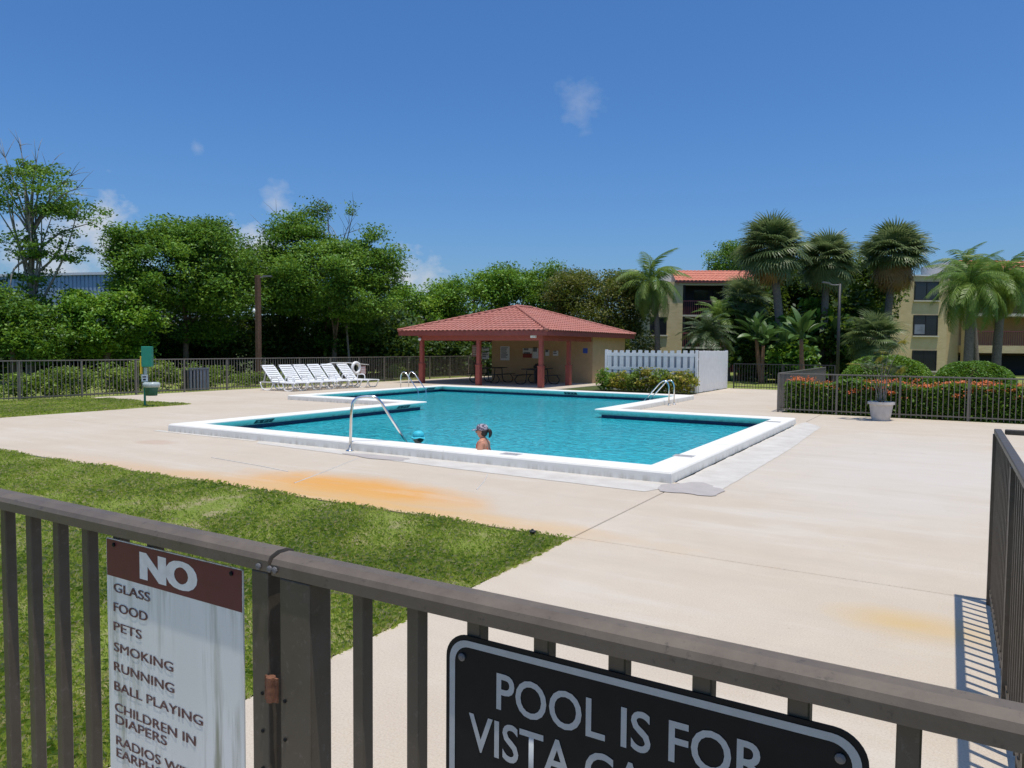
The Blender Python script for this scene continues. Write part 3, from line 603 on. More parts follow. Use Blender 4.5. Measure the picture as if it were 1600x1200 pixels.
b.build('printed_lines', 'paper', t)
t = empty('wall_lamp', (-15.62, 28.195, 2.27)); tag(t, 'white box flood lamp on the beam by the corner post', 'lamp'); MB().bx(-.16, .12, -.10, 0, -.09, .07).build('housing', 'white_plastic', t, bev=.012); MB().bx(-.13, .09, -.104, -.101, -.07, .04).build('lens', 'globe', t)
t = empty('wall_lamp', (-21.85, 28.19, 2.12)); tag(t, 'small round white lamp at the top of the leftmost red post', 'lamp'); MB().lathe([(.0, -.08), (.06, -.06), (.08, 0), (.06, .05), (.02, .07)], c=(0, -.08, 0), n=12).build('globe', 'globe', t, True); MB().bx(-.03, .03, -.08, 0, -.01, .03).build('bracket', 'lamp_grey', t)
def picnic(x, y, label):
    t = empty('picnic_table', (x, y, 0)); tag(t, label, 'picnic table', 'picnic tables')
    for i in range(5): MB().bx(-.9, .9, -.38+.155*i, -.24+.155*i, .72, .755).build('plank', 'table_dark', t)
    for s in (-1, 1):
        for i in range(2): MB().bx(-.9, .9, s*(.62+.15*i)-.065, s*(.62+.15*i)+.065, .42, .45).build('bench_plank', 'table_dark', t)
    for xx in (-.65, .65): MB().tube(curve_pts([(xx, -.72, .41), (xx, -.86, .2), (xx, -.7, .025), (xx, -.3, .1), (xx, -.2, .71)])+curve_pts([(xx, .2, .71), (xx, .3, .1), (xx, .7, .025), (xx, .86, .2), (xx, .72, .41)]), .024, 8).build('leg_frame', 'table_dark', t, True)
    t.rotation_euler = (0, 0, math.pi/2); return t
picnic(-19.6, 31.0, 'dark picnic table behind the second red post'); picnic(-17.0, 31.0, 'dark picnic table behind the corner red post')
t = empty('trash_can', (-17.7, 32.5, 0)); tag(t, 'dark trash can against the pavilion wall', 'trash can'); MB().lathe([(.24, 0), (.29, .75)], n=20).build('body', 'bin_dark', t); MB().lathe([(.31, .75), (.31, .82), (.2, .95), (.05, .98)], n=20).build('lid', 'bin_dark', t)

# ------------------------------------------------------------------ white board fence and flower bed
wf = empty('board_fence', (-12.48, 28.9, 0)); tag(wf, 'white wooden board fence enclosing the corner beside the pavilion', 'fence')
for z in (.22, .86, 1.44): MB().bx(0, 3.86, -.0245, -.0205, z, z+.13).build('rail', 'white_wood', wf)
for z in (.30, 1.30): MB().bx(3.87, 3.91, .05, 4.4, z, z+.09).build('rail', 'white_wood', wf)
bm0 = MB().prism([(-.085, 0), (.085, 0), (.085, 1.63), (.07, 1.66), (-.07, 1.66), (-.085, 1.63)], 0, .02).mesh('board')
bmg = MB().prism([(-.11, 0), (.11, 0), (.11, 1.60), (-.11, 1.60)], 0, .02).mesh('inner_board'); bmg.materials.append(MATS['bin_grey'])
bm1 = MB().prism([(-.058, 0), (.058, 0), (.058, 1.62), (.045, 1.66), (-.045, 1.66), (-.058, 1.62)], 0, .02).mesh('board')
def board(loc, rz, me=None):
    o = link('board', me or bm1, 'white_wood', wf); o.rotation_euler = (math.pi/2, 0, rz); o.location = loc; return o
for i in range(14): board((.12+i*.272, 0, random.uniform(-.012, .012)+.02), 0, bm0)
MATS['slot_shade_grey'] = None; plain('slot_shade_grey', (.34, .36, .40), .8, .2, var=.12, scale=6, bump=.2); bmg.materials[0] = MATS['slot_shade_grey']  # back boards coloured grey to paint in the shade of the slots
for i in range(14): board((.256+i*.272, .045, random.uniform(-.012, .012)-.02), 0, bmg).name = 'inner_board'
for i in range(27): board((3.931, .08+i*.163, random.uniform(-.012, .012)+.02), math.pi/2)
for p in ((3.86, -.03), (3.86, 4.42), (-.03, 0)): MB().bx(p[0]-.05, p[0]+.05, p[1]-.05, p[1]+.05, 0, 1.70).build('post', 'white_wood', wf)

# ------------------------------------------------------------------ foliage helpers
def leaf_quads(C, size, r, up=.55, aspect=.5):
    n = len(C); nrm = r.normal(size=(n, 3)); nrm[:, 2] = np.abs(nrm[:, 2])+up; nrm /= np.linalg.norm(nrm, axis=1, keepdims=True)
    a = r.normal(size=(n, 3)); a -= nrm*(a*nrm).sum(1, keepdims=True); a /= np.linalg.norm(a, axis=1, keepdims=True); b = np.cross(nrm, a)
    s = (size*r.uniform(.6, 1.35, n))[:, None]; V = np.empty((n, 4, 3))
    V[:, 0] = C-a*s*.5; V[:, 1] = C+b*s*aspect*.5+nrm*s*.08; V[:, 2] = C+a*s*.5-nrm*s*.06; V[:, 3] = C-b*s*aspect*.5+nrm*s*.08
    return V.reshape(-1, 3), np.arange(n*4).reshape(n, 4)
def clumps(blobs, n, r, shell=.55):
    out = []
    w = np.array([b[3]*b[4]*b[5] for b in blobs])**.67; w /= w.sum()
    for b, k in zip(blobs, np.maximum(1, (w*n).astype(int))):
        d = r.normal(size=(k, 3)); d /= np.linalg.norm(d, axis=1, keepdims=True); rad = r.uniform(shell, 1.0, (k, 1))
        out.append(np.array(b[:3])+d*rad*np.array(b[3:6]))
    return np.concatenate(out)
def tree(name, base, blobs, nclump, per, lsize, mat, label, cat='tree', group=None, csize=.5, trunk=.16, bark='bark', limbs=14, seed=0, up=.55, bare=None, flat=.6, trunk_top=None, aspect=.5, shell=.55, knobs=0):
    r = np.random.default_rng(seed+100); base = Vector(base); t = empty(name, base); tag(t, label, cat, group)
    B = [(b[0]-base.x, b[1]-base.y, b[2]-base.z, *b[3:]) for b in blobs]
    for _ in range(knobs):
        q = B[int(r.integers(0, len(B)))]; d = r.normal(size=3); d[2] = abs(d[2])+.25; d /= np.linalg.norm(d); k0 = r.uniform(.16, .32); m0 = min(q[3:6]); B.append((q[0]+d[0]*q[3]*1.02, q[1]+d[1]*q[4]*1.02, q[2]+d[2]*q[5]*1.02, m0*k0, m0*k0, m0*k0*1.1))
    C = clumps(B, nclump, r, shell); C = C[C[:, 2] > .05]; k = len(C)
    pc = np.maximum(8, (per*r.uniform(.5, 1.5, k)).astype(int)); idx = np.repeat(np.arange(k), pc); cs = csize*r.uniform(.6, 1.4, k)
    P = C[idx]+np.clip(r.normal(size=(len(idx), 3)), -1.5, 1.5)*np.array([1, 1, flat])*cs[idx][:, None]*.5
    ok = P[:, 2] > .02; P = P[ok]; idx = idx[ok]
    tone = r.normal(.5, .24, k)[idx]+r.normal(0, .16, len(P))
    V, Q = leaf_quads(P, lsize, r, up, aspect); npmesh('crown', V, Q, mat, t, np.clip(tone, 0, 1))
    top = Vector(trunk_top)-base if trunk_top else Vector((0, 0, max(.3, float(np.mean(C[:, 2])))))
    b = MB(); m = Vector((top.x*.4+r.uniform(-.15, .15), top.y*.4+r.uniform(-.15, .15), top.z*.5))
    sp = curve_pts([(0, 0, -.05), m, top], 4); b.tube(sp, [trunk*(1-.6*i/(len(sp)-1)) for i in range(len(sp))], 8)
    for j in r.choice(k, min(limbs, k), replace=False):
        e = Vector(C[j]); s = sp[int(r.integers(len(sp)//3, len(sp)))]; mid = s.lerp(e, .5)+Vector((r.uniform(-.3, .3), r.uniform(-.3, .3), r.uniform(0, .35)))
        b.tube(curve_pts([s, mid, e], 3), [trunk*.38*(1-.8*i/6) for i in range(7)], 5)
    for e in (bare or []):
        e = Vector(e)-base; s = top.lerp(e, .25); q = curve_pts([top*.9, s.lerp(e, .4)+Vector((r.uniform(-.2, .2), r.uniform(-.2, .2), 0)), e], 4); b.tube(q, [.05*(1-.85*i/(len(q)-1)) for i in range(len(q))], 5)
        for _ in range(7):
            a = q[int(r.integers(3, len(q)))]; d = (e-s).normalized()*r.uniform(.3, .9)+Vector((r.normal()*.45, r.normal()*.45, r.normal()*.25)); b.tube([a, a+d*.5+Vector((0, 0, .05)), a+d], [.016, .01, .004], 4)
    b.build('trunk', bark, t, True); return t
def ell(px, py, depth, rpx, rpy, rd=None):
    c = at(px, py, depth); s = depth/F; return (c.x, c.y, c.z, rpx*s, (rd if rd else rpx*s), rpy*s)
def gb(px, depth, z=-.03): p = at(px, 560, depth); return (p.x, p.y, z)

# ------------------------------------------------------------------ trees along the left
GT = 'trees behind the long fence'
tree('broadleaf_tree', gb(290, 37), [ell(290, 425, 36, 105, 65, 3.4), ell(240, 400, 35.5, 60, 45), ell(345, 405, 36, 66, 52), ell(300, 375, 36, 60, 32), ell(230, 455, 35, 50, 35), ell(360, 455, 35, 50, 35), ell(290, 505, 38, 90, 50, 1.2)], 330, 250, .16, 'leaf_mid', 'dense rounded green tree left of the wooden lamp post', 'tree', GT, csize=.8, seed=1, shell=.72, flat=.55, knobs=26)
tree('broadleaf_tree', gb(520, 40), [ell(510, 440, 39, 100, 55, 3.4), ell(565, 412, 39, 55, 38), ell(470, 395, 39, 55, 50), ell(590, 425, 38.5, 38, 36), ell(455, 450, 38, 50, 40), ell(560, 465, 38, 60, 35), ell(465, 352, 39, 20, 12), ell(445, 368, 39, 18, 10), ell(510, 510, 41.5, 95, 55, 1.2)], 340, 250, .16, 'leaf_mid', 'tall leafy tree with bare twigs on top, left of the pavilion', 'tree', GT, csize=.8, seed=2, shell=.72, flat=.55, knobs=26,
     bare=[at(432, 335, 39), at(447, 350, 39), at(512, 318, 39), at(553, 325, 39), at(545, 350, 39), at(420, 365, 39)])
tree('broadleaf_tree', gb(548, 40), [ell(549, 325, 40, 13, 9), ell(505, 322, 40, 20, 12), ell(480, 335, 40, 24, 16)], 16, 90, .15, 'leaf_mid', 'thin tall stems with small leaf tufts above the tree beside the pavilion', 'tree', GT, csize=.55, trunk=.07, bark='bark_grey', seed=3, limbs=8, trunk_top=at(530, 380, 40))
tree('bare_tree', gb(45, 33), [ell(60, 300, 33, 65, 40, 1.8), ell(20, 290, 33, 45, 42, 1.6), ell(110, 330, 33, 35, 28, 1.2), ell(75, 385, 33, 55, 30, 1.5), ell(30, 450, 33, 40, 40, 1.3), ell(155, 328, 33, 12, 8, .3), ell(120, 395, 33, 20, 20, .6)], 78, 130, .16, 'leaf_mid', 'sparse half bare tree with grey limbs at the far left', 'tree', GT, csize=.78, flat=.32, trunk=.19, bark='bark_grey', limbs=26, seed=4, trunk_top=at(48, 335, 33),
     bare=[at(0, 225, 33), at(30, 215, 33), at(85, 250, 33), at(110, 275, 33), at(-20, 240, 33), at(60, 235, 33), at(130, 290, 33)])
tree('broadleaf_tree', gb(165, 33), [ell(165, 505, 33, 65, 38, 1.6), ell(130, 490, 33, 32, 28), ell(205, 490, 33, 40, 32), ell(170, 540, 34, 80, 24, 1.0)], 130, 200, .17, 'leaf_bright', 'lower bright green tree in front of the blue warehouse', 'tree', GT, csize=.65, seed=5, shell=.7, knobs=14)
tree('broadleaf_tree', gb(20, 32), [ell(20, 505, 32, 65, 45, 1.7), ell(70, 530, 32, 60, 32, 1.5), ell(-40, 500, 32, 50, 50)], 140, 170, .17, 'leaf_mid', 'low leafy tree under the half bare tree at far left', 'tree', GT, csize=.65, seed=6, shell=.7, knobs=14)
tree('broadleaf_tree', gb(655, 48), [ell(650, 495, 48, 42, 45, 2), ell(620, 480, 48, 22, 30), ell(625, 545, 47, 40, 25)], 90, 150, .2, 'leaf_bright', 'small bright tree just left of the pavilion roof', 'tree', GT, csize=.8, seed=7, shell=.7, knobs=16)
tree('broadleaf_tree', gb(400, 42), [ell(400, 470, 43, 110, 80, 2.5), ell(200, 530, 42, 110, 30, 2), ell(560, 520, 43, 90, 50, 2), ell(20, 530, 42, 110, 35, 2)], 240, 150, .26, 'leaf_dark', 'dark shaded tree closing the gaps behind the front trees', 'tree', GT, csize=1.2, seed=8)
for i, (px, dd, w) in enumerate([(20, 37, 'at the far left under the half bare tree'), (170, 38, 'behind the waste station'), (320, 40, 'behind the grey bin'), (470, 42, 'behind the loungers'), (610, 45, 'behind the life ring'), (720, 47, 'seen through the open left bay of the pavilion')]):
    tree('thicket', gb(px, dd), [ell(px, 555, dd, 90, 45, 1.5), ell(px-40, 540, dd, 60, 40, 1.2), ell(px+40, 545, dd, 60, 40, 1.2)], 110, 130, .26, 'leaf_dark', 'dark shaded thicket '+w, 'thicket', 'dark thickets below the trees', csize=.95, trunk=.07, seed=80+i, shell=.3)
GP = 'trees behind the pavilion'
tree('broadleaf_tree', gb(740, 50), [ell(735, 475, 50, 60, 45, 2.6), ell(690, 490, 50, 35, 40), ell(770, 455, 50, 40, 28)], 150, 160, .2, 'leaf_bright', 'bright green tree rising behind the left half of the pavilion roof', 'tree', GP, csize=.95, seed=9, shell=.7, knobs=16)
tree('broadleaf_tree', gb(835, 52), [ell(830, 470, 52, 60, 42, 2.6), ell(865, 450, 52, 35, 28), ell(800, 445, 52, 25, 18)], 140, 160, .2, 'leaf_mid', 'green tree directly behind the peak of the pavilion roof', 'tree', GP, csize=.95, seed=10, shell=.7, knobs=16)
tree('broadleaf_tree', gb(945, 47), [ell(940, 480, 47, 72, 58, 3), ell(900, 460, 47, 45, 38), ell(975, 480, 46, 40, 50), ell(985, 540, 45, 35, 40)], 260, 190, .16, 'leaf_olive', 'dark olive tree with dense small leaves right of the pavilion roof', 'tree', GP, csize=.8, seed=11, shell=.7, knobs=16)
tree('broadleaf_tree', gb(1140, 72), [ell(1145, 412, 72, 40, 30, 2.5)], 70, 140, .22, 'leaf_mid', 'tree crown showing above the left apartment roof', 'tree', None, csize=1.1, seed=12)
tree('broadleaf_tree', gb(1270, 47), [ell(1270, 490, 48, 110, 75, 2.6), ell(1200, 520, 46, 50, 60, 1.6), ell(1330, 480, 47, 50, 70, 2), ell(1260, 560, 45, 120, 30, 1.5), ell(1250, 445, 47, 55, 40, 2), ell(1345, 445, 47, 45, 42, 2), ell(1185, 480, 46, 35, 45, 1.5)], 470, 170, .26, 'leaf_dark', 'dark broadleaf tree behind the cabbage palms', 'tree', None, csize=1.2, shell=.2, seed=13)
# far tree line closing the horizon
b_all = [ell(px, 535, 95+10*math.sin(px), 130, 30+10*math.sin(px*.7), 6) for px in range(-300, 2000, 150)]
r = np.random.default_rng(77); C = clumps(b_all, 420, r); idx = np.repeat(np.arange(len(C)), 40); P = C[idx]+r.normal(size=(len(idx), 3))*1.1; P = P[P[:, 2] > -.03]
V, Q = leaf_quads(P, .6, r); tag(npmesh('distant_trees', V, Q, 'leaf_dark', None, np.clip(r.normal(.5, .2, len(P)), 0, 1)), 'far off belt of dark trees along the horizon', 'trees', kind='stuff')

# shrubs behind the long fence
GS = 'shrubs behind the long fence'
spots = [(30, .8), (75, .9), (120, 1.0), (165, 1.0), (205, 1.05), (250, 1.15), (285, .9), (335, .8), (385, .6), (440, .55), (500, .6), (615, .8)]
words = ['leftmost of the row', 'second from the left', 'third from the left', 'fourth from the left', 'just left of the waste station', 'tall one just right of the waste station', 'left of the grey bin', 'right of the grey bin', 'below the wooden lamp post', 'behind the first lounger', 'behind the middle loungers', 'by the left pavilion post']
for i, ((px, h), w) in enumerate(zip(spots, words)):
    d = ray(px, 600); g = d*(-25.9/d.x); x, y = g.x, g.y
    tree('shrub', (x, y, -.03), [(x, y, h*.5, .5, .62, h*.52), (x+.1, y+.3, h*.65, .3, .3, h*.4)], 26, 60, .11, 'leaf_shrub', 'light green shrub behind the long fence, '+w, 'shrub', GS, csize=.3, trunk=.03, limbs=6, seed=30+i)
# bed in front of the white fence
words = ['at the left end', 'second from left', 'near the middle left', 'in the middle', 'near the ladder', 'right of the ladder top', 'at the right corner']
for i, (px, h, mt) in enumerate([(947, .85, 'leaf_hedge'), (968, .75, 'leaf_croton'), (990, .8, 'leaf_shrub'), (1012, .9, 'leaf_croton'), (1034, .85, 'leaf_shrub'), (1054, .9, 'leaf_croton'), (1072, .85, 'leaf_croton')]):
    p = onY(px, 600, 28.15); x, y = p.x, p.y
    tree('croton_shrub', (x, y, -.03), [(x, y, h*.55, .36, .34, h*.5)], 26, 45, .12, mt, 'yellow green shrub before the white fence, '+words[i], 'shrub', 'shrubs before the white fence', csize=.28, trunk=.02, limbs=6, seed=50+i)
sheet('flower_bed', [(-13.6, 27.75), (-8.55, 27.75), (-8.55, 28.85), (-13.6, 28.85)], .012, 'earth')['kind'] = 'structure'

# flowering hedge, clipped domes
t = empty('flowering_hedge', (2, 22.4, 0)); tag(t, 'clipped green hedge with orange red flowers behind the picket fence', 'hedge')
r = np.random.default_rng(5); n = 52000
P = np.stack([r.uniform(-3.95, 8.2, n), r.uniform(21.75, 23.1, n), r.uniform(.0, 1, n)], 1); side = r.random(n); P[:, 1] = np.where(side < .5, 21.72+np.abs(r.normal(0, .1, n)), P[:, 1])
top = .86+.05*np.sin(P[:, 0]*2.3)+.04*np.sin(P[:, 0]*5.1+1); P[:, 2] = np.where(side < .5, P[:, 2]*top, top-np.abs(r.normal(0, .07, n))); P[:, :2] += r.normal(0, .03, (n, 2)); P -= np.array([2, 22.4, 0])
V, Q = leaf_quads(P, .085, r, .4); npmesh('foliage', V, Q, 'leaf_hedge', t, np.clip(r.normal(.45, .2, n), 0, 1))
b = MB()
for i in range(60): x = random.uniform(-5.8, 6.1); y = random.uniform(-.5, .5); b.tube([(x, y, -.03), (x+random.uniform(-.1, .1), y, .7)], .012, 4)
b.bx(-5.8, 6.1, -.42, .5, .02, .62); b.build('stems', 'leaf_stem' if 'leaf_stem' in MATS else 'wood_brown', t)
hc = []; 
for i in range(420):
    x = random.uniform(-3.9, 8); cl = .5+.5*math.sin(x*2.2+.6)*math.sin(x*.9+1.2)
    if random.random() < .25+.75*cl: hc.append((x, random.uniform(21.66, 22.6), .86+random.uniform(-.16, .06)))
C = np.array(hc)-np.array([2, 22.4, 0]); C[:, 2] = np.where(C[:, 1] < -.6, C[:, 2]-np.abs(r.normal(0, .12, len(C))), C[:, 2]+.05); idx = np.repeat(np.arange(len(C)), 26); P = C[idx]+r.normal(size=(len(idx), 3))*np.array([.075, .06, .03])
V, Q = leaf_quads(P, .05, r, .5, .8); npmesh('blossom', V, Q, 'petal', t, r.random(len(P)))
def dome(px, py_top, rpx, depth, label, seed, mat='leaf_hedge'):
    c = at(px, py_top, depth); R = rpx*depth/F; zt = c.z; t = empty('clipped_bush', (c.x, c.y, 0)); tag(t, label, 'bush', 'clipped dome bushes'); r = np.random.default_rng(seed); n = 26000
    d = r.normal(size=(n, 3)); d[:, 2] = np.abs(d[:, 2]); d /= np.linalg.norm(d, axis=1, keepdims=True); d = np.sign(d)*np.abs(d)**.8; k = 1-np.abs(r.normal(0, .05, (n, 1)))+.03*np.sin(d[:, :1]*9+d[:, 1:2]*7)
    P = d*k*np.array([R, R*.8, zt]); V, Q = leaf_quads(P, .085, r, .5); npmesh('foliage', V, Q, mat, t, np.clip(r.normal(.5, .2, n), 0, 1))
    MB().lathe([(R*.86, 0), (R*.84, zt*.4), (R*.62, zt*.7), (R*.3, zt*.86), (.05, zt*.9)], n=20, sy=.8).build('inner_branches', 'wood_brown', t, True)
dome(1385, 556, 70, 26, 'rounded clipped bush behind the hedge, left of the two', 1); dome(1522, 565, 60, 27, 'rounded clipped bush behind the hedge, right of the two', 2, 'leaf_mid')

# ------------------------------------------------------------------ palms
def fan_mesh(name, L=.85, n=26, droop=.35, stalk=.7, seed=0, spread=130):
    r = random.Random(seed); b = MB(); b.tube([(0, 0, 0), (stalk*.5, 0, .06), (stalk, 0, .03)], [.018, .014, .01], 4)
    for i in range(n):
        a = math.radians(-spread+2*spread*i/(n-1)); d = Vector((math.cos(a), math.sin(a), 0)); l = L*(.72+.28*math.cos(a*.6))*r.uniform(.88, 1.08); s = Vector((-d.y, d.x, 0)); w = .030
        o = Vector((stalk, 0, .03)); pts = []
        for k in range(4):
            t = k/3; z = .10*math.sin(t*2.2)-droop*t**2.2*l*r.uniform(.8, 1.2); p = o+d*l*t+Vector((0, 0, z)); ww = w*(.3, 1.1, .8, .04)[k]; pts += [p-s*ww+Vector((0, 0, -.012*(k > 0))), p+s*ww]
        b.add(pts, [(2*k, 2*k+1, 2*k+3, 2*k+2) for k in range(3)])
    return b.mesh(name)
def pinnate_mesh(name, L=2.4, n=34, droop=.9, lf=.5, seed=0, hang=.5, w=.022, rise=.35):
    r = random.Random(seed); b = MB(); pts = []
    for i in range(11): t = i/10; pts.append(Vector((L*(t*.92-.16*t*t*droop), 0, rise*L*t*(1-t*.4)-droop*L*.62*t**2.3)))
    b.tube(pts, [.03*(1-.85*i/10) for i in range(11)], 5)
    for i in range(n):
        t = .12+.88*i/(n-1); f = t*10; k = min(int(f), 9); p = pts[k].lerp(pts[k+1], f-k); tan = (pts[k+1]-pts[k]).normalized(); l = lf*(math.sin(math.pi*(.12+.82*t))**.6)*r.uniform(.85, 1.15)
        for s in (-1, 1):
            d = (Vector((0, s, 0))*.8+tan*.55+Vector((0, 0, r.uniform(-.25, .25)-hang*.4))).normalized(); e = p+d*l*.55; e2 = p+d*l+Vector((0, 0, -hang*l*.5)); q = tan*w
            b.add([p-q*.6, p+q*.6, e+q, e-q, e2], [(0, 1, 2, 3), (3, 2, 4)])
    return b.mesh(name)
fan = [fan_mesh('frond', .80, 28, .35, .75, i) for i in range(3)]; fand = [fan_mesh('dead_frond', .75, 20, .9, .6, 9+i, 100) for i in range(2)]
qn = [pinnate_mesh('frond', 2.5, 40, .95, .55, i, .95) for i in range(3)]; dt = [pinnate_mesh('frond', 1.5, 34, .75, .30, 20+i, .25, .014) for i in range(2)]
def put(me, mat, parent, loc, az, elev, sc, roll=0):
    key = (me.name, mat)
    if key not in put.c: m2 = me.copy(); m2.name = me.name; m2.materials.clear(); m2.materials.append(MATS[mat]); put.c[key] = m2
    o = bpy.data.objects.new(me.name.split('.')[0], put.c[key]); COL.objects.link(o); o.parent = parent; o.location = loc
    o.rotation_euler = (Matrix.Rotation(az, 3, 'Z') @ Matrix.Rotation(-elev, 3, 'Y') @ Matrix.Rotation(roll, 3, 'X')).to_euler(); o.scale = (sc,)*3; return o
put.c = {}
def palm(name, basepx, crownpx, depth, kind, nf_, sc, label, trunk=.15, seed=0, dead=0, mat=None, emin=-68, emax=82, group=None, lean=None):
    r = random.Random(seed); c = at(*crownpx, depth); bp = at(*basepx, depth); base = Vector((bp.x, bp.y, -.03)); t = empty(name, base); tag(t, label, 'palm', group); top = c-base
    mid = Vector((top.x*.35, top.y*.35, top.z*.5)) if lean is None else Vector((at(*lean, depth).x-base.x, at(*lean, depth).y-base.y, at(*lean, depth).z-base.z))
    q = curve_pts([(0, 0, 0), mid, top], 7); b = MB(); rr = [trunk*(1.12-.3*i/(len(q)-1)+(.04 if i % 2 else 0)) for i in range(len(q))]; b.tube(q, rr, 12); b.build('trunk', 'bark_palm', t, True)
    meshes = {'fan': fan, 'queen': qn, 'date': dt}[kind]; mt = mat or {'fan': 'frond_sabal', 'queen': 'frond_queen', 'date': 'frond_date'}[kind]
    for i in range(nf_):
        az = i*2.39996+r.uniform(-.25, .25); f = (i+.5)/nf_; e = math.radians(emax+(emin-emax)*f**.85+r.uniform(-9, 9)); put(meshes[i % len(meshes)], mt, t, top, az, e, sc*r.uniform(.85, 1.12), r.uniform(-.4, .4))
    for i in range(dead): put(fand[i % 2], 'frond_dead', t, top-Vector((0, 0, .25)), i*2.39996+r.uniform(-.3, .3), math.radians(r.uniform(-72, -30)), sc*r.uniform(.85, 1.1), r.uniform(-.5, .5))
    if kind == 'fan':
        for i in range(14): a = r.uniform(0, 6.28); b = MB().tube([top+Vector((math.cos(a)*.1, math.sin(a)*.1, -.5)), top+Vector((math.cos(a)*.42, math.sin(a)*.42, -.32+r.uniform(0, .3)))], [.03, .018], 5).build('leaf_boot', 'boot', t)
    return t
palm('cabbage_palm', (1222, 580), (1205, 392), 40, 'fan', 96, 1.36, 'tall cabbage palm with full dark crown, leftmost of the three', .22, 1, 8, emin=-56, lean=(1216, 480)); palm('cabbage_palm', (1284, 580), (1293, 408), 41, 'fan', 84, 1.22, 'lower cabbage palm with pale green crown in the middle of three', .2, 2, 3)
palm('cabbage_palm', (1380, 570), (1398, 400), 42, 'fan', 80, 1.34, 'cabbage palm with a skirt of dead orange fronds, rightmost of three', .21, 3, 40, emin=-28); palm('cabbage_palm', (1368, 570), (1366, 528), 37, 'fan', 52, 1.0, 'short fan palm beside the clipped bush', .16, 4, 2)
palm('cabbage_palm', (1165, 580), (1163, 470), 43, 'fan', 40, 1.15, 'small fan palm half hidden beside the left apartment balconies', .17, 14, 2)
palm('queen_palm', (1027, 590), (1016, 443), 44, 'queen', 28, 1.1, 'queen palm with feathery crown beside the olive tree', .16, 5, mat='frond_queen', lean=(1026, 500)); palm('queen_palm', (1512, 580), (1518, 450), 36, 'queen', 36, .98, 'queen palm with long drooping fronds, left of the right hand pair', .2, 6, emin=-62)
palm('queen_palm', (1555, 580), (1568, 440), 37, 'queen', 36, 1.02, 'queen palm with bright drooping fronds, right of the right hand pair', .2, 7, emin=-62); palm('queen_palm', (1528, 580), (1508, 418), 41, 'queen', 20, .85, 'taller queen palm behind the right hand pair', .13, 8)
for i, (a, e) in enumerate(((-1.0, -72), (-.6, -80))): 
    o = put(qn[i], 'frond_yellow', bpy.data.objects['queen_palm.002'], bpy.data.objects['queen_palm.002'].children[1].location, a, math.radians(e+30), .8); o['label'] = 'yellowing frond'
palm('date_palm', (1111, 575), (1106, 528), 38, 'date', 44, 1.25, 'small arching date palm behind the white fence', .09, 9, emin=-20)
palm('date_palm', (1140, 575), (1122, 500), 41, 'date', 34, 1.15, 'dark green date palm behind the smaller arching one', .09, 10, mat='frond_queen', emin=-10)
# paddle-leaved plants
def paddle_mesh(L=1.1, w=.26, seed=0):
    b = MB(); n = 7; pts = []; b.tube([(0, 0, 0), (.5*L, 0, .05)], [.022, .014], 5)
    for i in range(n+1):
        t = i/n; x = .45*L+L*t*.95; z = .05+.16*t-.42*t*t; ww = w*math.sin(math.pi*min(.98, .08+.9*t))**.7*.5; pts += [(x, -ww, z+ww*.35), (x, 0, z), (x, ww, z+ww*.35)]
    fs = []
    for i in range(n): fs += [(3*i, 3*i+1, 3*i+4, 3*i+3), (3*i+1, 3*i+2, 3*i+5, 3*i+4)]
    b.add(pts, fs); return b.mesh('leaf')
pad = [paddle_mesh(1.15, .34), paddle_mesh(.95, .36)]
def paddle_plant(basepx, tops, depth, label, n, sc, seed, mat='leaf_banana'):
    r = random.Random(seed); bp = at(*basepx, depth); base = Vector((bp.x, bp.y, -.03)); t = empty('bird_of_paradise', base); tag(t, label, 'plant')
    for j, tp in enumerate(tops):
        c = at(*tp, depth)-base; q = curve_pts([(0, 0, 0), (c.x*.6, c.y*.6, c.z*.5), c], 5); MB().tube(q, [.13-.004*i for i in range(len(q))], 9).build('stem', 'boot', t, True)
        for i in range(n): put(pad[i % 2], mat, t, c, i*2.4+r.uniform(-.3, .3), math.radians(r.uniform(5, 82)), sc*r.uniform(.8, 1.15), r.uniform(-.7, .7))
paddle_plant((1255, 580), [(1252, 530)], 36, 'bird of paradise plant with upright paddle leaves near the lamp pole', 24, .95, 1); paddle_plant((1190, 582), [(1182, 528), (1192, 540)], 38, 'large paddle leaved plant with rusty stem by the gate', 18, .95, 2)
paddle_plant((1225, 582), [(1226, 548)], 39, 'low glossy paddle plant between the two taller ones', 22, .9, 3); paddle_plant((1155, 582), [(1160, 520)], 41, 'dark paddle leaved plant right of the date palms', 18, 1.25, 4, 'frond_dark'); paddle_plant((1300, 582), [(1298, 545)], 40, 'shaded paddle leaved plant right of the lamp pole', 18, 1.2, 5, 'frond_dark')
words = ['behind the black gate', 'between the date palm and the paddle plants', 'at the foot of the leftmost cabbage palm', 'beside the lamp post', 'at the foot of the middle cabbage palm', 'left of the clipped bushes', 'low at the right of the gate']
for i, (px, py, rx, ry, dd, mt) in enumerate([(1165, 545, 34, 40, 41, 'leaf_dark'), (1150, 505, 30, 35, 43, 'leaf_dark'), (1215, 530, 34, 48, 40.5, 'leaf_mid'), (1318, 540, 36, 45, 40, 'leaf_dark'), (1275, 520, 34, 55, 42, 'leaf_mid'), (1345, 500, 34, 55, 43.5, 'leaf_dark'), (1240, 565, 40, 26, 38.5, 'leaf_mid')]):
    tree('tropical_shrub', gb(px, dd), [ell(px, py, dd, rx, ry, rx*dd/F), ell(px+6, py+20, dd, rx*.9, ry*.7, rx*dd/F)], 70, 60, .34, mt, 'large leaved tropical shrub '+words[i], 'shrub', 'tropical shrubs under the palms', csize=.55, trunk=.05, seed=120+i, aspect=.62, shell=.5, limbs=8)
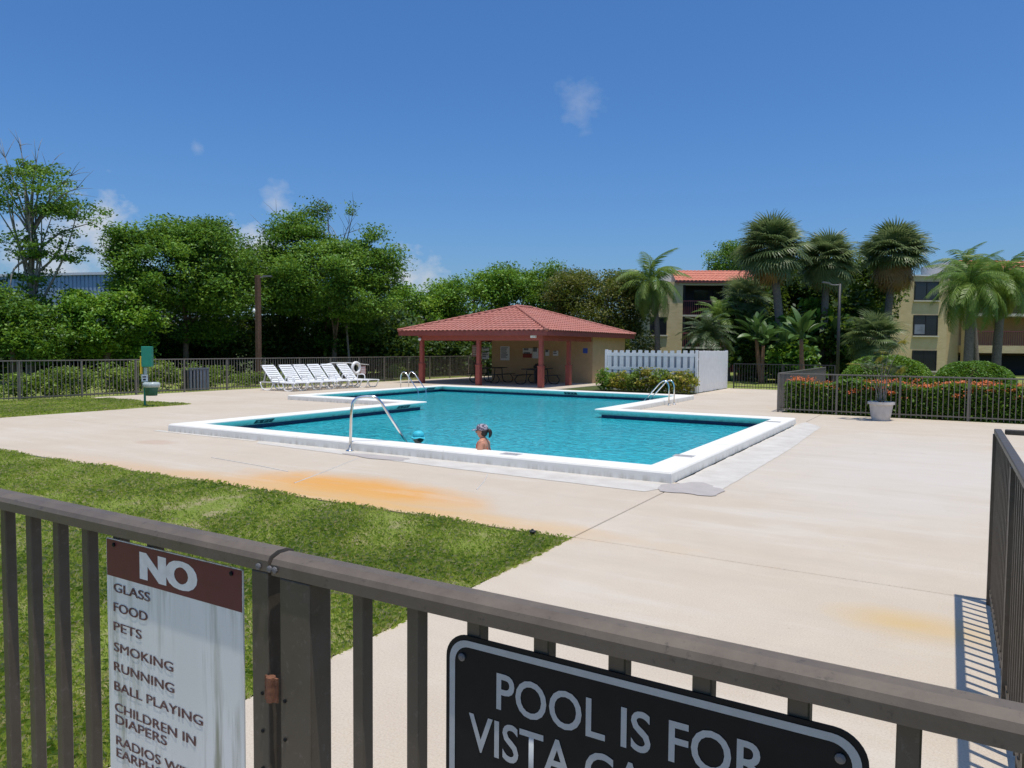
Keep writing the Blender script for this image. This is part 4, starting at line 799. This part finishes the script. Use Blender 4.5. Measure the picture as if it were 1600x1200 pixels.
# potted plant
p = onG(1376, 657); t = empty('plant_pot', (p.x, p.y, 0)); tag(t, 'pale tapered pot with a spindly plant in front of the hedge fence', 'plant pot')
MB().lathe([(.20, 0), (.24, .18), (.27, .40), (.31, .41), (.31, .47), (.27, .47), (.25, .43)], n=24).build('pot', 'terracotta_white', t)
MB().lathe([(.255, .425), (.25, .43)], n=20).build('soil', 'earth', t)
dr = [pinnate_mesh('leaf_blade', .75, 12, .35, .10, 40, .2, .012, .2)]
b = MB()
for i in range(9):
    a = i*2.4; e = Vector((math.cos(a)*random.uniform(.1, .5), math.sin(a)*random.uniform(.1, .45), random.uniform(1.05, 1.85))); b.tube(curve_pts([(math.cos(a)*.05, math.sin(a)*.05, .42), (e.x*.35, e.y*.35, e.z*.65), e], 3), [.011, .010, .009, .008, .007, .006, .004], 5)
    for j in range(5): put(fan[j % 3], 'frond_yellow' if (i+j) % 4 == 0 else 'frond_date', t, e, a+j*1.3, math.radians(random.uniform(0, 70)), .22)
b.build('stems', 'bark_grey', t, True)

# ------------------------------------------------------------------ apartment buildings (right)
def facade(name, pxl, pxr, depthl, depthr, ztop, label):
    a = at(pxl, 540, depthl); c = at(pxr, 540, depthr); a = Vector((a.x, a.y, 0)); c = Vector((c.x, c.y, 0)); d = c-a; L = d.length; t = empty(name, a, math.atan2(d.y, d.x)); tag(t, label, 'building'); return t, L
def wz(py, depth, px): return at(px, py, depth).z
# left block: stair wing + screened balconies under a mansard of tiles
t, L = facade('apartment_building', 1020, 1260, 57, 57, 8, 'left apartment block with screened balconies under an orange tile roof')
D = 57; S = D/F
def fx(px): return (px-1020)*S*1.0
zroof, zs1, zs2 = wz(440, D, 1100), wz(492, D, 1100), wz(542, D, 1100); ztop = wz(421, D, 1100)
x0_, x1_, x2_ = fx(1014), fx(1065), fx(1262)
MB().bx(x0_, x1_, -.12, 6, -.03, zroof-.05).build('wing_wall', 'stucco_yellow', t)
def window(par, x0, x1, z0, z1, y, cur=False):
    f = MB(); e = .07
    f.bx(x0-e, x0, y-.05, y+.03, z0-e, z1+e); f.bx(x1, x1+e, y-.05, y+.03, z0-e, z1+e); f.bx(x0, x1, y-.05, y+.03, z1, z1+e); f.bx(x0, x1, y-.05, y+.03, z0-e, z0); f.bx((x0+x1)/2-.03, (x0+x1)/2+.03, y-.04, y+.02, z0, z1)
    o = f.build('window', 'dark_screen', par); MB().bx(x0, x1, y-.015, y+.01, z0, z1).build('pane', 'window_glass', o); MB().bx(x0-.15, x1+.15, y-.12, y, z0-e-.1, z0-e-.001).build('sill', 'trim_cream', o)
    if cur: MB().bx(x0+.02, (x0+x1)/2-.05, y-.022, y-.016, z0+.05, z0+(z1-z0)*.55).build('curtain', 'curtain', o)
window(t, fx(1016), fx(1039), wz(522, D, 1030), wz(497, D, 1030), -.13)
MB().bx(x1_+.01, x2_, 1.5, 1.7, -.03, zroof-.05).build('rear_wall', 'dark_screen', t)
for z in (zs1, zs2): MB().bx(x1_+.01, x2_, -.05, 1.49, z-.14, z).build('balcony_slab', 'trim_cream', t)
MB().bx(x1_-.001-.3, x2_, -.14, .3, zroof-.3, zroof-.051).build('lintel', 'trim_cream', t)
for px in (1068, 1128, 1190, 1255): MB().bx(fx(px)-.05, fx(px)+.05, -.03, .07, -.03, zroof-.301).build('screen_post', 'dark_screen', t)
for z in (zs1, zs2, -.03):
    MB().bx(x1_+.02, x2_, -.09, -.03, z+1.0, z+1.10).build('handrail', 'rail_maroon', t); bb = MB()
    x = x1_+.1
    while x < x2_: bb.bx(x, x+.03, -.075, -.045, z, z+1.0); x += .16
    bb.build('balusters', 'rail_maroon', t)
for z in (zs1, zs2): 
    for px in (1090, 1120): MB().bx(fx(px), fx(px+22), 1.46, 1.499, z+.05, z+2.0).build('sliding_door', 'window_glass', t)
run = 1.6; sl_ = math.hypot(run, ztop-zroof); v = Vector((0, run, ztop-zroof))/sl_; n_ = Vector((1, 0, 0)).cross(v)
o = tile_face(Vector((fx(1052), -.35, zroof)), (1, 0, 0), v, n_, fx(1262)-fx(1052), lambda x: sl_, .3, .42, .05, 5).build('roof_tiles', 'roof_tile_orange', t); o['kind'] = 'stuff'
MB().bx(fx(1052), x2_, -.36, -.30, zroof-.14, zroof-.005).build('fascia', 'rail_maroon', t); MB().bx(fx(1052)+.02, x2_, 1.25, 6, zroof-.04, ztop+.02).build('roof_deck', 'trim_white', t)
# right block
t, L = facade('apartment_building', 1372, 1700, 54, 54, 8, 'right apartment block of yellow brick with square windows and open walkways'); D = 54; S = D/F
def fx(px): return (px-1372)*S*1.06
zt = wz(432, D, 1440)
MB().bx(0, fx(1472), 0, 5, -.03, zt).build('wing_wall', 'stucco_yellow', t); MB().bx(fx(1398), fx(1475), -.06, 5.1, zt+.001, zt+.10).build('parapet', 'trim_white', t); MB().bx(fx(1372)-.01, fx(1402), -.25, -.001, -.03, zt-.25).build('pilaster', 'stucco_yellow', t)
for (a, c, cur) in ((442, 468, 0), (494, 523, 1), (549, 578, 0)): window(t, fx(1424), fx(1457), wz(c, D, 1440), wz(a, D, 1440), -.02, cur)
MB().bx(fx(1472)+.01, fx(1500), .8, 5, -.03, zt-.1).build('stair_wall', 'stucco_yellow', t); MB().bx(fx(1500)+.01, fx(1720), 2.6, 2.8, -.03, wz(425, D, 1560)).build('rear_wall', 'stucco_tan', t)
for i, py in enumerate((490, 540)):
    z = wz(py, D, 1560); MB().bx(fx(1500)+.02, fx(1720), -.1, 2.59, z-.55 if i else z-.2, z).build('walkway', 'trim_cream' if not i else 'stucco_yellow', t)
    MB().bx(fx(1500)+.02, fx(1720), -.06, 0, z+1.0, z+1.07).build('handrail', 'rail_maroon', t); bb = MB(); x = fx(1500)+.1
    while x < fx(1720): bb.bx(x, x+.03, -.05, -.02, z, z+1.0); x += .16
    bb.build('balusters', 'rail_maroon', t)
MB().bx(fx(1500)+.02, fx(1720), 1.8, 2.58, -.03, wz(556, D, 1560)).build('dark_shade_block', 'dark_screen', t)  # dark block stands in for the shade under the walkway
for px in (1502, 1598, 1690): MB().bx(fx(px)-.22, fx(px)+.22, -.13, .3, -.03, wz(428, D, 1560)).build('column', 'stucco_yellow', t)
ze, zp = wz(424, D, 1580), wz(405, D, 1580); sl_ = math.hypot(1.8, zp-ze); v = Vector((0, 1.8, zp-ze))/sl_
o = tile_face(Vector((fx(1497), -.5, ze)), (1, 0, 0), v, Vector((1, 0, 0)).cross(v), fx(1725)-fx(1497), lambda x: sl_, .3, .42, .05, 5).build('roof_tiles', 'roof_tile_orange', t); o['kind'] = 'stuff'
MB().bx(fx(1497), fx(1725), -.5, -.44, ze-.16, ze-.005).build('fascia', 'trim_cream', t); MB().bx(fx(1497)+.02, fx(1725), 1.3, 6, ze-.05, zp+.02).build('roof_deck', 'trim_white', t)
# warehouses (left)
def warehouse(pa, da, pc, dc, ztop, label, split=None):
    a = at(pa, 540, da); c = at(pc, 540, dc); a.z = 0; c.z = 0; d = c-a; L = d.length; t = empty('warehouse', a, math.atan2(d.y, d.x)); tag(t, label, 'warehouse'); n = int(L/.3); b = MB(); z0 = split or -.03
    for i in range(n): x = L*i/n; w = L/n; b.add([(x, 0, z0), (x+w*.55, 0, z0), (x+w*.7, .06, z0), (x+w, .06, z0), (x, 0, ztop), (x+w*.55, 0, ztop), (x+w*.7, .06, ztop), (x+w, .06, ztop)], [(0, 1, 5, 4), (1, 2, 6, 5), (2, 3, 7, 6)])
    b.build('metal_cladding', 'corrugated', t)
    MB().bx(0, L, .07, 10, -.03, ztop-.02).build('walls', 'warehouse_white', t); MB().bx(-.05, L+.05, -.10, 10, ztop+.001, ztop+.16).build('roof_edge', 'trim_white', t)
    if split: MB().bx(0, L, -.05, .069, -.03, split-.002).build('base_wall', 'warehouse_white', t)
    return t, L
t, L = warehouse(-120, 50, 205, 46, wz(430, 46.5, 180), 'light blue metal warehouse behind the trees at left')
MB().bx(L*.64, L*.68, -.06, -.001, -.03, 3.3).build('door', 'door_blue', t)
warehouse(560, 62, 668, 62, wz(476, 62, 615), 'pale blue metal warehouse glimpsed left of the pavilion roof', 3.2)

# ------------------------------------------------------------------ deck furniture
def mk_lounger(first):
    t = empty('sun_lounger'); W2 = .33
    for s in (-1, 1):
        b = MB(); b.tube([(-.55, s*W2, .32), (1.22, s*W2, .32), (1.28, s*W2, .30)], .026, 6)
        b.tube(curve_pts([(-.62, s*W2, .32), (-.52, s*W2, .10), (-.36, s*W2, .022), (-.12, s*W2, .022), (.02, s*W2, .10), (.10, s*W2, .31)], 4), .026, 6)
        b.tube(curve_pts([(.62, s*W2, .31), (.70, s*W2, .10), (.80, s*W2, .022), (1.02, s*W2, .022), (1.14, s*W2, .10), (1.24, s*W2, .31)], 4), .026, 6)
        b.build('side_frame', 'white_plastic', t, True)
        MB().tube(curve_pts([(.02, s*(W2+.02), .32), (.04, s*(W2+.03), .50), (.12, s*(W2+.03), .53), (.40, s*(W2+.03), .52), (.46, s*(W2+.02), .33)], 4), .022, 6).build('armrest', 'white_plastic', t, True)
    b = MB()
    for i in range(12): x = .06+i*.098; b.bx(x, x+.072, -W2+.02, W2-.02, .315, .335)
    b.build('seat', 'white_plastic', t)
    q = Vector((-.60, 0, .62)).normalized(); nn = Vector((q.z, 0, -q.x)); o0 = Vector((.04, 0, .33)); b = MB()
    for i in range(8): a = o0+q*(.03+i*.103); b.bar(a+Vector((0, -W2+.03, 0)), a+Vector((0, W2-.03, 0)), .070, .018, nn)
    for s in (-1, 1): b.bar(o0+Vector((0, s*(W2-.03), 0)), o0+q*.88+Vector((0, s*(W2-.03), 0)), .04, .03, nn)
    b.bar(o0+q*.86+Vector((0, -W2+.01, 0)), o0+q*.86+Vector((0, W2-.01, 0)), .07, .03, nn); b.build('backrest', 'white_plastic', t)
    b = MB()
    for s in (-1, 1): b.tube([(-.38, s*.26, .74), (-.50, s*.26, .33)], .016, 5)
    b.build('back_support', 'white_plastic', t); return t
ords = ['first from the left', 'second from the left', 'third from the left', 'fourth from the left', 'fifth from the left', 'last on the right']
proto = mk_lounger(True)
for i in range(6):
    if i == 0: t = proto; kids = []
    else:
        t = proto.copy(); COL.objects.link(t)
        for ch in proto.children: c = ch.copy(); COL.objects.link(c); c.parent = t
    t.location = (-22.6+random.uniform(-.06, .06)+(.25 if i == 5 else 0), 20.1+i*.78+random.uniform(-.05, .05), 0); t.rotation_euler = (0, 0, math.radians(random.uniform(-3, 3)-2)); tag(t, 'white plastic sun lounger with raised back, '+ords[i], 'sun lounger', 'white sun loungers by the long fence')
# life ring, hook pole and sign on the fence
d = ray(556, 575); p = d*(-24.36/d.x); t = empty('life_ring', (-24.36, p.y, p.z+H)); tag(t, 'white life ring hanging on the fence beyond the loungers', 'life ring'); b = MB(); R1, R2 = .25, .075
pts = [(0, R1*math.cos(a), R1*math.sin(a)) for a in [2*math.pi*i/28 for i in range(29)]]; b.tube(pts, R2, 10, False); b.build('ring', 'white_plastic', t, True)
b = MB()
for a in (0.78, 2.36, 3.93, 5.5): b.tube([(0, (R1-.01*s)*math.cos(a+s*.02), (R1-.01*s)*math.sin(a+s*.02)) for s in (-4, 4)], R2+.006, 10)
b.build('strap', 'paper', t, True)
d = ray(564, 577); p = d*(-24.40/d.x); t = empty('safety_sign', (-24.40, p.y, p.z+H)); tag(t, 'small pinkish sign on the fence just behind the life ring', 'sign'); MB().bx(0, .012, -.05, .33, -.25, .17).build('panel', 'sign_pink', t); b = MB()
for i in range(4): b.bx(.0125, .014, 0, .28, -.2+.09*i, -.16+.09*i)
b.build('printed_lines', 'paper', t)
def fpt(px, py): d = ray(px, py); p = d*(-24.38/d.x); return Vector((p.x, p.y, p.z+H))
t = empty('rescue_pole', fpt(520, 568)); tag(t, 'long white rescue pole hung along the fence above the loungers', 'pole'); b = MB().tube([fpt(x, y)-t.location for x, y in ((462, 579), (492, 573), (520, 567), (545, 567), (576, 570))], .022, 7); b.build('shaft', 'white_plastic', t, True); MB().bx(-.03, .03, -.16, .12, -.14, .0).build('bracket', 'lamp_grey', t)
# dog waste station
t = empty('waste_station', (-19.75, 12.7, 0), math.radians(38)); tag(t, 'green dog waste station with bag box and lidded bin on a post', 'waste station')
MB().bx(-.024, .024, -.024, .024, -.05, 1.50).build('post', 'sign_green', t); MB().bx(-.04, .235, -.13, .06, 1.12, 1.70).build('bag_dispenser', 'sign_green', t, bev=.015); MB().bx(-.095, -.045, -.06, .02, .92, 1.42).build('yellow_strip', 'yellow_paint', t)
MB().bx(-.07, .10, -.038, -.032, .70, .90).build('notice', 'paper', t); b = MB(); b.bx(-.03, .05, -.041, -.0385, .73, .78); b.bx(-.04, .06, -.041, -.0385, .81, .85); b.build('printed_lines', 'ink', t); MB().bx(0, .09, -.038, -.032, .91, 1.10).build('notice', 'bag_clear', t)
MB().lathe([(.15, .30), (.20, .62), (.215, .64), (.215, .66)], c=(.22, -.10, 0), n=4 and 16, sx=1.0, sy=.8).build('bin', 'bin_green', t, True); b = MB(); pr = [(.21, .54), (.235, .60), (.23, .66), (.18, .685), (.08, .675)]; b.lathe(pr, c=(.22, -.10, 0), n=18, sy=.82); b.build('bag_liner', 'bag_clear', t, True); MB().bx(.02, .30, -.04, .0, .46, .51).build('bracket', 'bin_dark', t)
d = ray(311, 600); p = d*(-25.0/d.x); t = empty('slatted_bin', (-25.0, p.y, 0)); tag(t, 'grey slatted bin frame standing behind the long fence', 'bin')
for i in range(6): MB().bx(-.02, .02, -.40+.15*i, -.32+.15*i, 0, .82).build('slat', 'bin_grey', t)
MB().bx(-.45, -.05, -.4, .42, .02, .78).build('inner_bin', 'bin_dark', t); MB().bx(-.03, .03, -.42, .46, .82, .87).build('top_rim', 'bin_grey', t)
p = onG(832, 835); t = empty('sprinkler_head', (p.x, p.y, -.012)); tag(t, 'small dark sprinkler head in the grass near the deck corner', 'sprinkler'); MB().lathe([(.02, 0), (.02, .03), (.032, .034), (.032, .046), (.014, .052)], n=14).build('body', 'bin_dark', t, True); MB().lathe([(.011, .052), (.011, .062), (.006, .065)], n=10).build('nozzle', 'bin_dark', t, True)
# lamp posts
p = at(404, 560, 34); t = empty('lamp_post', (p.x, p.y, 0)); tag(t, 'tall brown wooden lamp post behind the long fence', 'lamp post'); zt = at(403, 431, 34).z; MB().bx(-.10, .10, -.10, .10, -.05, zt).build('post', 'wood_brown', t, bev=.015)
e = CR*.42; MB().tube([(0, 0, zt-.12), (e.x, e.y, zt-.04)], .03, 6).build('arm', 'lamp_grey', t); MB().bar((e.x*.6, e.y*.6, zt-.03), (e.x*1.5, e.y*1.5, zt-.03), .16, .07).build('lamp_head', 'lamp_grey', t); zg = at(399, 486, 34).z; MB().lathe([(.0, -.11), (.07, -.09), (.11, 0), (.07, .09), (.0, .11)], c=(-.16, -.05, zg), n=12).build('globe', 'globe', t, True)
p = at(1309, 560, 33); t = empty('lamp_post', (p.x, p.y, 0)); tag(t, 'dark metal lamp post among the cabbage palms', 'lamp post'); zt = at(1311, 444, 33).z; MB().tube([(0, 0, -.05), (0, 0, zt)], [.075, .06], 10).build('post', 'gate_black', t, True); e = CR*-.62; MB().tube(curve_pts([(0, 0, zt-.05), (e.x*.5, e.y*.5, zt-.06), (e.x, e.y, zt+.05)], 4), .035, 6).build('arm', 'lamp_grey', t, True); MB().bar((e.x*.75, e.y*.75, zt+.02), (e.x*1.25, e.y*1.25, zt+.07), .14, .06).build('lamp_head', 'lamp_grey', t)

# ------------------------------------------------------------------ bathers
def skin_body(name, verts, edges, radii, mat, parent, root=0, sub=2):
    me = bpy.data.meshes.new(name); me.from_pydata(verts, edges, []); o = link(name, me, mat, parent); o.modifiers.new('skin', 'SKIN')
    for i, r in enumerate(radii): sv = me.skin_vertices[0].data[i]; sv.radius = r if isinstance(r, tuple) else (r, r); sv.use_root = i == root
    s = o.modifiers.new('sub', 'SUBSURF'); s.levels = sub; s.render_levels = sub; return o
def bather(px, pytop, depth, face, cap, label, bodymat):
    c = at(px, pytop, depth); base = Vector((c.x, c.y, c.z-1.627*.88)); t = empty('person', base, face); t.scale = (.88,)*3; tag(t, label, 'person')   # facing +X local
    V = [(0, 0, .86), (0, 0, 1.02), (-.01, 0, 1.20), (-.005, 0, 1.30), (.0, 0, 1.37), (.02, 0, 1.43), (-.01, .15, 1.29), (.02, .22, 1.06), (.22, .20, .95), (.36, .16, .93), (-.01, -.15, 1.29), (.02, -.22, 1.06), (.22, -.20, .95), (.36, -.16, .93), (0, .09, .80), (.02, .10, .45), (0, .10, .06), (0, -.09, .80), (.02, -.10, .45), (0, -.10, .06), (.12, .10, .03), (.12, -.10, .03)]
    E = [(0, 1), (1, 2), (2, 3), (3, 4), (4, 5), (3, 6), (6, 7), (7, 8), (8, 9), (3, 10), (10, 11), (11, 12), (12, 13), (0, 14), (14, 15), (15, 16), (0, 17), (17, 18), (18, 19), (16, 20), (19, 21)]
    rd = [(.13, .17), (.11, .14), (.12, .16), (.085, .12), .052, .05, .062, .047, .038, .03, .062, .047, .038, .03, .085, .06, .04, .085, .06, .04, .035, .035]
    skin_body('body', V, E, rd, bodymat, t)
    # head
    b = MB(); prof = [(.018, -.118), (.045, -.105), (.062, -.075), (.072, -.03), (.079, .02), (.080, .06), (.068, .095), (.04, .115), (.008, .122)]
    b.lathe(prof, c=(.025, 0, 1.485), n=18, sx=1.18); o = b.build('head', bodymat, t, True)
    MB().tube([(.112, 0, 1.505), (.140, 0, 1.472), (.128, 0, 1.462), (.11, 0, 1.462)], [.010, .016, .013, .008], 7).build('nose', bodymat, t, True)
    MB().tube([(.098, -.026, 1.432), (.110, 0, 1.430), (.098, .026, 1.432)], [.004, .009, .004], 6).build('mouth', 'sign_red', t, True)
    for s in (-1, 1):
        MB().lathe([(.005, -.03), (.016, -.02), (.02, 0), (.016, .022), (.005, .03)], c=(.02, s*.082, 1.49), n=8, sy=.45).build('ear', bodymat, t, True); MB().lathe([(.002, -.009), (.010, 0), (.002, .009)], c=(.112, s*.032, 1.512), n=8).build('eye', 'ink', t, True)
    capm = cap
    crown = [(.094, .015), (.096, .04), (.092, .075), (.074, .108), (.045, .126), (.008, .132)]
    MB().lathe(crown, c=(.018, 0, 1.495), n=22, sx=1.16).build('cap', capm, t, True)
    if cap == 'cap_pattern':
        b = MB(); n = 9; pts = []
        for i in range(n): a = -1.1+2.2*i/(n-1); pts += [(.02+.108*math.cos(a), .092*math.sin(a), 1.530), (.02+.108*math.cos(a)+.095*math.cos(a*.6), .092*math.sin(a)*1.08, 1.512)]
        b.add(pts, [(2*i, 2*i+1, 2*i+3, 2*i+2) for i in range(n-1)]); o = b.build('visor', capm, t); s = o.modifiers.new('s', 'SOLIDIFY'); s.thickness = .007
        MB().tube(curve_pts([(-.075, 0, 1.52), (-.125, 0, 1.50), (-.135, 0, 1.44), (-.115, 0, 1.38)], 3), [.02, .03, .034, .036, .036, .034, .03, .026, .020, .012], 9).build('ponytail', 'hair', t, True); MB().lathe([(.035, -.095), (.066, -.07), (.084, -.02), (.090, .03)], c=(-.008, 0, 1.49), n=18, sx=.95).build('hair', 'hair', t, True)
        b = MB()
        for s in (-1, 1): b.add([(.122, s*.008, 1.497), (.105, s*.062, 1.497), (.104, s*.064, 1.524), (.123, s*.006, 1.526)], [(0, 1, 2, 3)])
        b.bar((.1, .072, 1.518), (.02, .088, 1.512), .004, .01); b.bar((.1, -.072, 1.518), (.02, -.088, 1.512), .004, .01); o = b.build('sunglasses', 'shade_glass', t); s = o.modifiers.new('s', 'SOLIDIFY'); s.thickness = .006
        b = MB()
        for s in (-1, 1): b.tube(curve_pts([(.10, s*.075, 1.16), (.085, s*.085, 1.27), (.02, s*.085, 1.335), (-.06, s*.08, 1.28), (-.12, s*.07, 1.14)], 4), .014, 6)
        b.build('swimsuit_strap', 'suit', t, True); skin_body('swimsuit', [(0, 0, .84), (0, 0, 1.02), (-.008, 0, 1.17)], [(0, 1), (1, 2)], [(.137, .177), (.118, .148), (.122, .162)], 'suit', t)
    else:
        b = MB(); n = 26; pts = []
        for i in range(n): a = 2*math.pi*i/n; k = 1+.05*math.sin(5*a); pts += [(.018+.11*math.cos(a), .095*math.sin(a), 1.512), (.018+.138*k*math.cos(a), .122*k*math.sin(a), 1.488+.012*math.sin(4*a))]
        b.add(pts, [(2*i, 2*i+1, (2*i+3) % (2*n), (2*i+2) % (2*n)) for i in range(n)]); o = b.build('brim', capm, t); s = o.modifiers.new('s', 'SOLIDIFY'); s.thickness = .006; MB().lathe([(.04, -.085), (.076, -.05), (.084, .0), (.086, .02)], c=(-.012, 0, 1.49), n=16).build('hair', 'hair', t, True)
    return t
bather(755, 662, 11.6, YAW+math.pi-.25, 'cap_pattern', 'woman in patterned visor cap and orange swimsuit standing in the pool', 'skin'); bather(655, 673, 12.6, YAW+math.pi-.1, 'cap_cyan', 'swimmer in a bright turquoise brimmed cap low in the pool', 'skin_darker')
